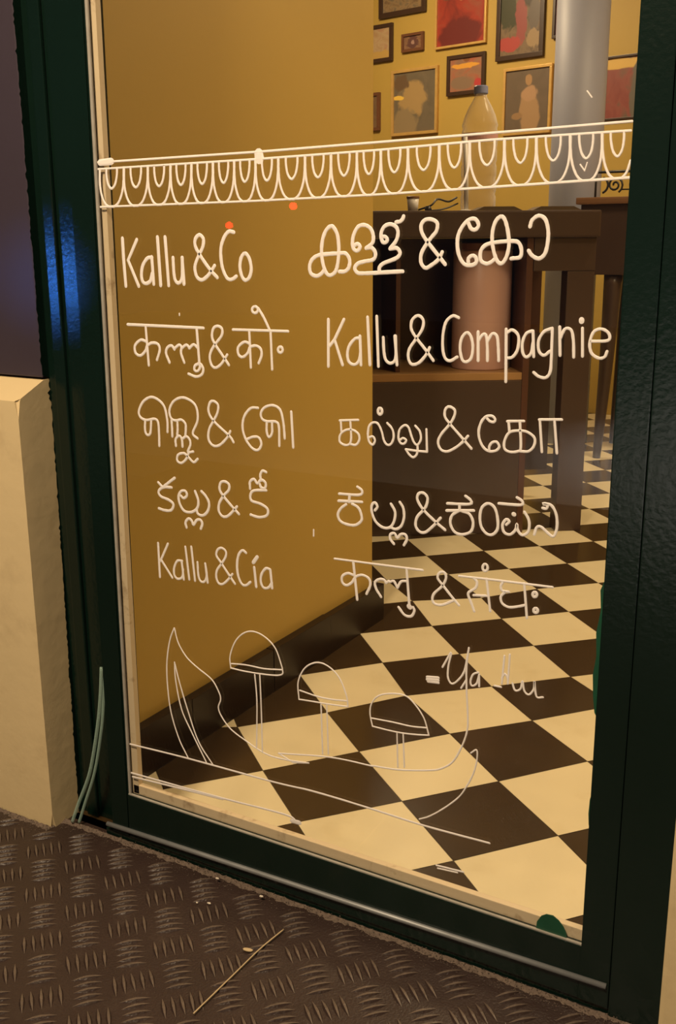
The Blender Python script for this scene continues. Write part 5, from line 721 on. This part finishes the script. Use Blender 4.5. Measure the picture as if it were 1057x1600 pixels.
 'drawing': '''128:1594 4115 1573 4073 1553 4033 1532 3992 1513 3945 1494 3890 1475 3824 1456 3750 1439 3671 1424 3588 1412 3506 1404 3424 1400 3340 1398 3254 1398 3168 1401 3081 1405 2994 1411 2905 1419 2815 1431 2727 1447 2639 1469 2551 1494 2462 1523 2374 1554 2291 1585 2214 1617 2146 1652 2085 1688 2028 1724 1971 1759 1913
124:1599 4116 1611 4068 1621 4019 1632 3970 1646 3922 1666 3876 1691 3830 1720 3786 1753 3742 1788 3702 1825 3665 1865 3633 1908 3605 1952 3579 1998 3554 2045 3529 2094 3503 2147 3480 2199 3455 2248 3429 2290 3400 2325 3365 2356 3325 2381 3284 2403 3245 2420 3211 2433 3183 2440 3160 2444 3139 2444 3117 2443 3094 2436 3069 2424 3043 2411 3016 2400 2988 2395 2961 2397 2935 2402 2910 2412 2884 2426 2856 2445 2826 2470 2792 2499 2755 2534 2718 2573 2681 2617 2647 2668 2617 2724 2589 2785 2563 2849 2538 2913 2512 2979 2486 3047 2458 3118 2432 3188 2410 3258 2394 3326 2384 3393 2380 3460 2380 3528 2382 3600 2386 3674 2393 3751 2402 3830 2413 3909 2425 3986 2436
129:1568 3539 1568 3483 1565 3429 1564 3375 1565 3314 1571 3243 1582 3158 1596 3060 1614 2957 1635 2856 1660 2765 1689 2687 1722 2618 1759 2552 1799 2483 1844 2406 1893 2319 1948 2225 2006 2127 2065 2029 2122 1933
129:1573 3515 1588 3452 1602 3391 1617 3328 1634 3262 1655 3187 1680 3103 1708 3011 1738 2915 1770 2818 1803 2723 1835 2629 1867 2533 1901 2438 1939 2348 1981 2264 2029 2188 2082 2120 2139 2056 2195 1994 2251 1929
118:2658 3670 2655 3707 2650 3742 2647 3778 2646 3817 2652 3859 2665 3907 2683 3960 2705 4015 2730 4067 2756 4114 2785 4156 2817 4194 2851 4229 2886 4260 2922 4285 2957 4306 2993 4322 3031 4334 3068 4341 3107 4344 3147 4342 3189 4336 3232 4325 3273 4310 3312 4292 3350 4271 3388 4246 3424 4217 3457 4183 3488 4144 3513 4097 3535 4043 3555 3985 3575 3926 3595 3868
119:3595 3868 3597 3846 3601 3824 3604 3801 3600 3780 3585 3763 3559 3749 3525 3737 3483 3727 3432 3719 3373 3710 3301 3701 3215 3693 3123 3685 3033 3679 2953 3674 2886 3671 2826 3670 2770 3670 2715 3671 2658 3670
119:2675 3745 2731 3753 2786 3761 2842 3768 2898 3775 2957 3780 3018 3783 3081 3784 3145 3784 3209 3785 3272 3788 3334 3796 3397 3805 3459 3816 3520 3827 3582 3838
122:3098 3658 3104 3577 3111 3502 3117 3424 3122 3335 3124 3227 3122 3094 3116 2942 3109 2779 3101 2611 3094 2449
122:3190 3678 3193 3571 3195 3466 3197 3359 3199 3247 3200 3126 3201 2992 3201 2850 3200 2702 3200 2551 3200 2403
119:3877 3433 3873 3487 3867 3542 3862 3597 3861 3651 3867 3703 3881 3755 3901 3808 3926 3858 3953 3905 3984 3946 4018 3981 4057 4013 4098 4039 4139 4060 4179 4076 4218 4084 4256 4087 4294 4085 4332 4077 4370 4065 4409 4048 4449 4025 4488 3998 4525 3966 4558 3929 4587 3886 4615 3834 4639 3779 4660 3726 4677 3679 4688 3640 4694 3605 4697 3573 4699 3541 4703 3508
121:4703 3508 4640 3501 4576 3494 4512 3487 4450 3480 4391 3474 4338 3469 4288 3466 4241 3462 4193 3459 4143 3455 4091 3451 4038 3447 3984 3442 3931 3438 3877 3433
121:3893 3579 3950 3573 4007 3567 4063 3561 4119 3555 4172 3552 4223 3551 4272 3550 4320 3551 4369 3554 4420 3557 4472 3563 4526 3570 4581 3578 4636 3586 4690 3594
123:4254 3442 4272 2652
122:4350 3452 4370 2677
128:4030 2442 3756 2377 3495 2463
124:3495 2463 3686 2500 3877 2539 4064 2577 4243 2610 4411 2635 4565 2652 4708 2662 4845 2668 4979 2672 5114 2679
116:5099 3300 5090 3339 5080 3378 5071 3417 5063 3455 5060 3491 5059 3525 5062 3557 5066 3588 5074 3618 5085 3648 5100 3677 5117 3706 5138 3734 5162 3760 5189 3783 5219 3803 5252 3821 5289 3836 5327 3849 5367 3860 5411 3871 5458 3880 5507 3887 5553 3890 5594 3887 5629 3879 5660 3865 5688 3847 5716 3826 5745 3800 5776 3770 5809 3736 5841 3698 5870 3658 5896 3617 5916 3573 5932 3526 5946 3477 5960 3428 5974 3379
116:5974 3379 5931 3370 5888 3361 5844 3352 5799 3344 5751 3336 5701 3328 5649 3321 5594 3314 5536 3309 5474 3304 5406 3302 5332 3300 5255 3300 5177 3300 5099 3300
116:5086 3422 5155 3426 5224 3430 5292 3434 5358 3438 5422 3441 5481 3442 5538 3443 5593 3443 5647 3444 5700 3447 5751 3452 5801 3459 5850 3467 5899 3475 5948 3483
118:5487 3295 5505 2771
118:5583 3306 5607 2798
115:6598 3274 6616 3291 6635 3311 6653 3329 6669 3340 6680 3338 6687 3321 6690 3293 6690 3257 6688 3217 6685 3179 6680 3141 6672 3100 6663 3057 6651 3014 6639 2972 6624 2930 6607 2888 6589 2845 6569 2803 6549 2762 6530 2722 6511 2684 6490 2645 6466 2606 6437 2565 6401 2521 6360 2474 6315 2427 6270 2380 6225 2336 6181 2295 6136 2254 6091 2215 6047 2179 6008 2148 5973 2123 5941 2104 5911 2088 5882 2072 5852 2056
160:532 1859 779 1871 1013 1883 1249 1895 1498 1906 1772 1916 2093 1924 2450 1932 2808 1939 3134 1946 3400 1953 3589 1962 3726 1971 3838 1980 3949 1989 4086 1994 4249 1997 4421 1998 4599 1998 4782 1996 4967 1994 5154 1991 5345 1986 5539 1980 5734 1976 5929 1975 6125 1978 6323 1984 6520 1990 6715 1998 6907 2004
170:520 1325 914 1339 1307 1353 1687 1366 2043 1379 2364 1392 2660 1407 2940 1424 3192 1440 3407 1451 3574 1455 3680 1450 3733 1438 3757 1422 3773 1404 3804 1389
177:543 1260 748 1274 951 1287 1152 1300 1348 1313 1537 1325 1721 1337 1898 1348 2071 1358 2243 1369 2413 1379
374:3712 1383 3739 1385 3767 1387 3795 1389 3822 1390 3850 1392
152:6128 1407 6211 1413 6293 1419 6375 1424 6456 1430 6537 1436
122:6148 1368 6209 1374 6270 1380 6331 1385 6391 1391 6451 1397''',
 'specks': '''85:7722 11485 7776 11417
88:7686 10728 7740 10659
88:7764 10745 7740 10659
120:4166 6054 4164 5961
117:1973 8944 1972 8917
143:3792 1375 3827 1374''',
}

NAMES = {
 'latin_kallu_co': ('painted_lettering', 'white Latin lettering, top left line'), 'malayalam': ('painted_lettering', 'thick white looped Indian lettering, top right line'),
 'hindi': ('painted_lettering', 'white lettering hanging from a headline, second line on the left'), 'latin_kallu_compagnie': ('painted_lettering', 'long white Latin lettering, second line on the right'),
 'odia': ('painted_lettering', 'thin white round-headed lettering, third line on the left'), 'tamil': ('painted_lettering', 'white Tamil lettering, third line on the right'),
 'telugu': ('painted_lettering', 'white Telugu lettering, fourth line on the left'), 'kannada': ('painted_lettering', 'white Kannada lettering, fourth line on the right'),
 'latin_kallu_cia': ('painted_lettering', 'thin white Latin lettering, lowest line on the left'), 'sanskrit': ('painted_lettering', 'white lettering hanging from a sloping headline, lowest line on the right'),
 'signature': ('painted_signature', 'small white signature with a dash before it'), 'lace_border': ('painted_border', 'white scalloped lace border across the pane'),
 'specks': ('paint_specks', 'small white specks and smudges of paint on the pane'), 'drawing': ('line_drawing', 'thin white line drawing of three mushrooms and a leaf')}
def ribbon(V, F, pts, r):
    P = [Vector((p[0], 0, p[1])) for p in pts]; Q = [P[0]]
    for p in P[1:]:
        if (p - Q[-1]).length > 2e-4: Q.append(p)
    if len(Q) < 2: Q.append(Q[0] + Vector((1e-3, 0, 0)))
    n = len(Q); k0 = len(V); dy = (k0 % 37) * 3e-6; Y0, Y1 = 0.0063 - dy, 0.0058 - dy
    for i, p in enumerate(Q):
        t = (Q[min(i + 1, n - 1)] - Q[max(i - 1, 0)]).normalized(); s = Vector((-t.z, 0, t.x)) * r * (0.93 + 0.14 * random.random())
        for u, y in ((-1, Y0), (-0.55, Y1), (0.55, Y1), (1, Y0)): V.append((p.x + s.x * u, y, p.z + s.z * u))
    for i in range(n - 1):
        for u in range(3): F.append((k0 + 4 * i + u, k0 + 4 * i + u + 1, k0 + 4 * i + u + 5, k0 + 4 * i + u + 4))
    for c in (Q[0], Q[-1]):      # round ends
        k = len(V); V.append((c.x, Y1, c.z)); m = 10
        for q in range(m): V.append((c.x + 0.97 * r * math.cos(2 * math.pi * q / m), Y0 - 0.0001, c.z + 0.97 * r * math.sin(2 * math.pi * q / m)))
        for q in range(m): F.append((k, k + 1 + q, k + 1 + (q + 1) % m))
for key, txt in STROKES.items():
    V, F = [], []
    for ln in txt.strip().split('\n'):
        r, rest = ln.split(':'); c = [int(q) * 1e-4 for q in rest.split()]
        ribbon(V, F, list(zip(c[0::2], c[1::2])), int(r) * 1e-5)
    o = link(NAMES[key][0], (V, F), M['paint'], pane); o['label'] = NAMES[key][1]
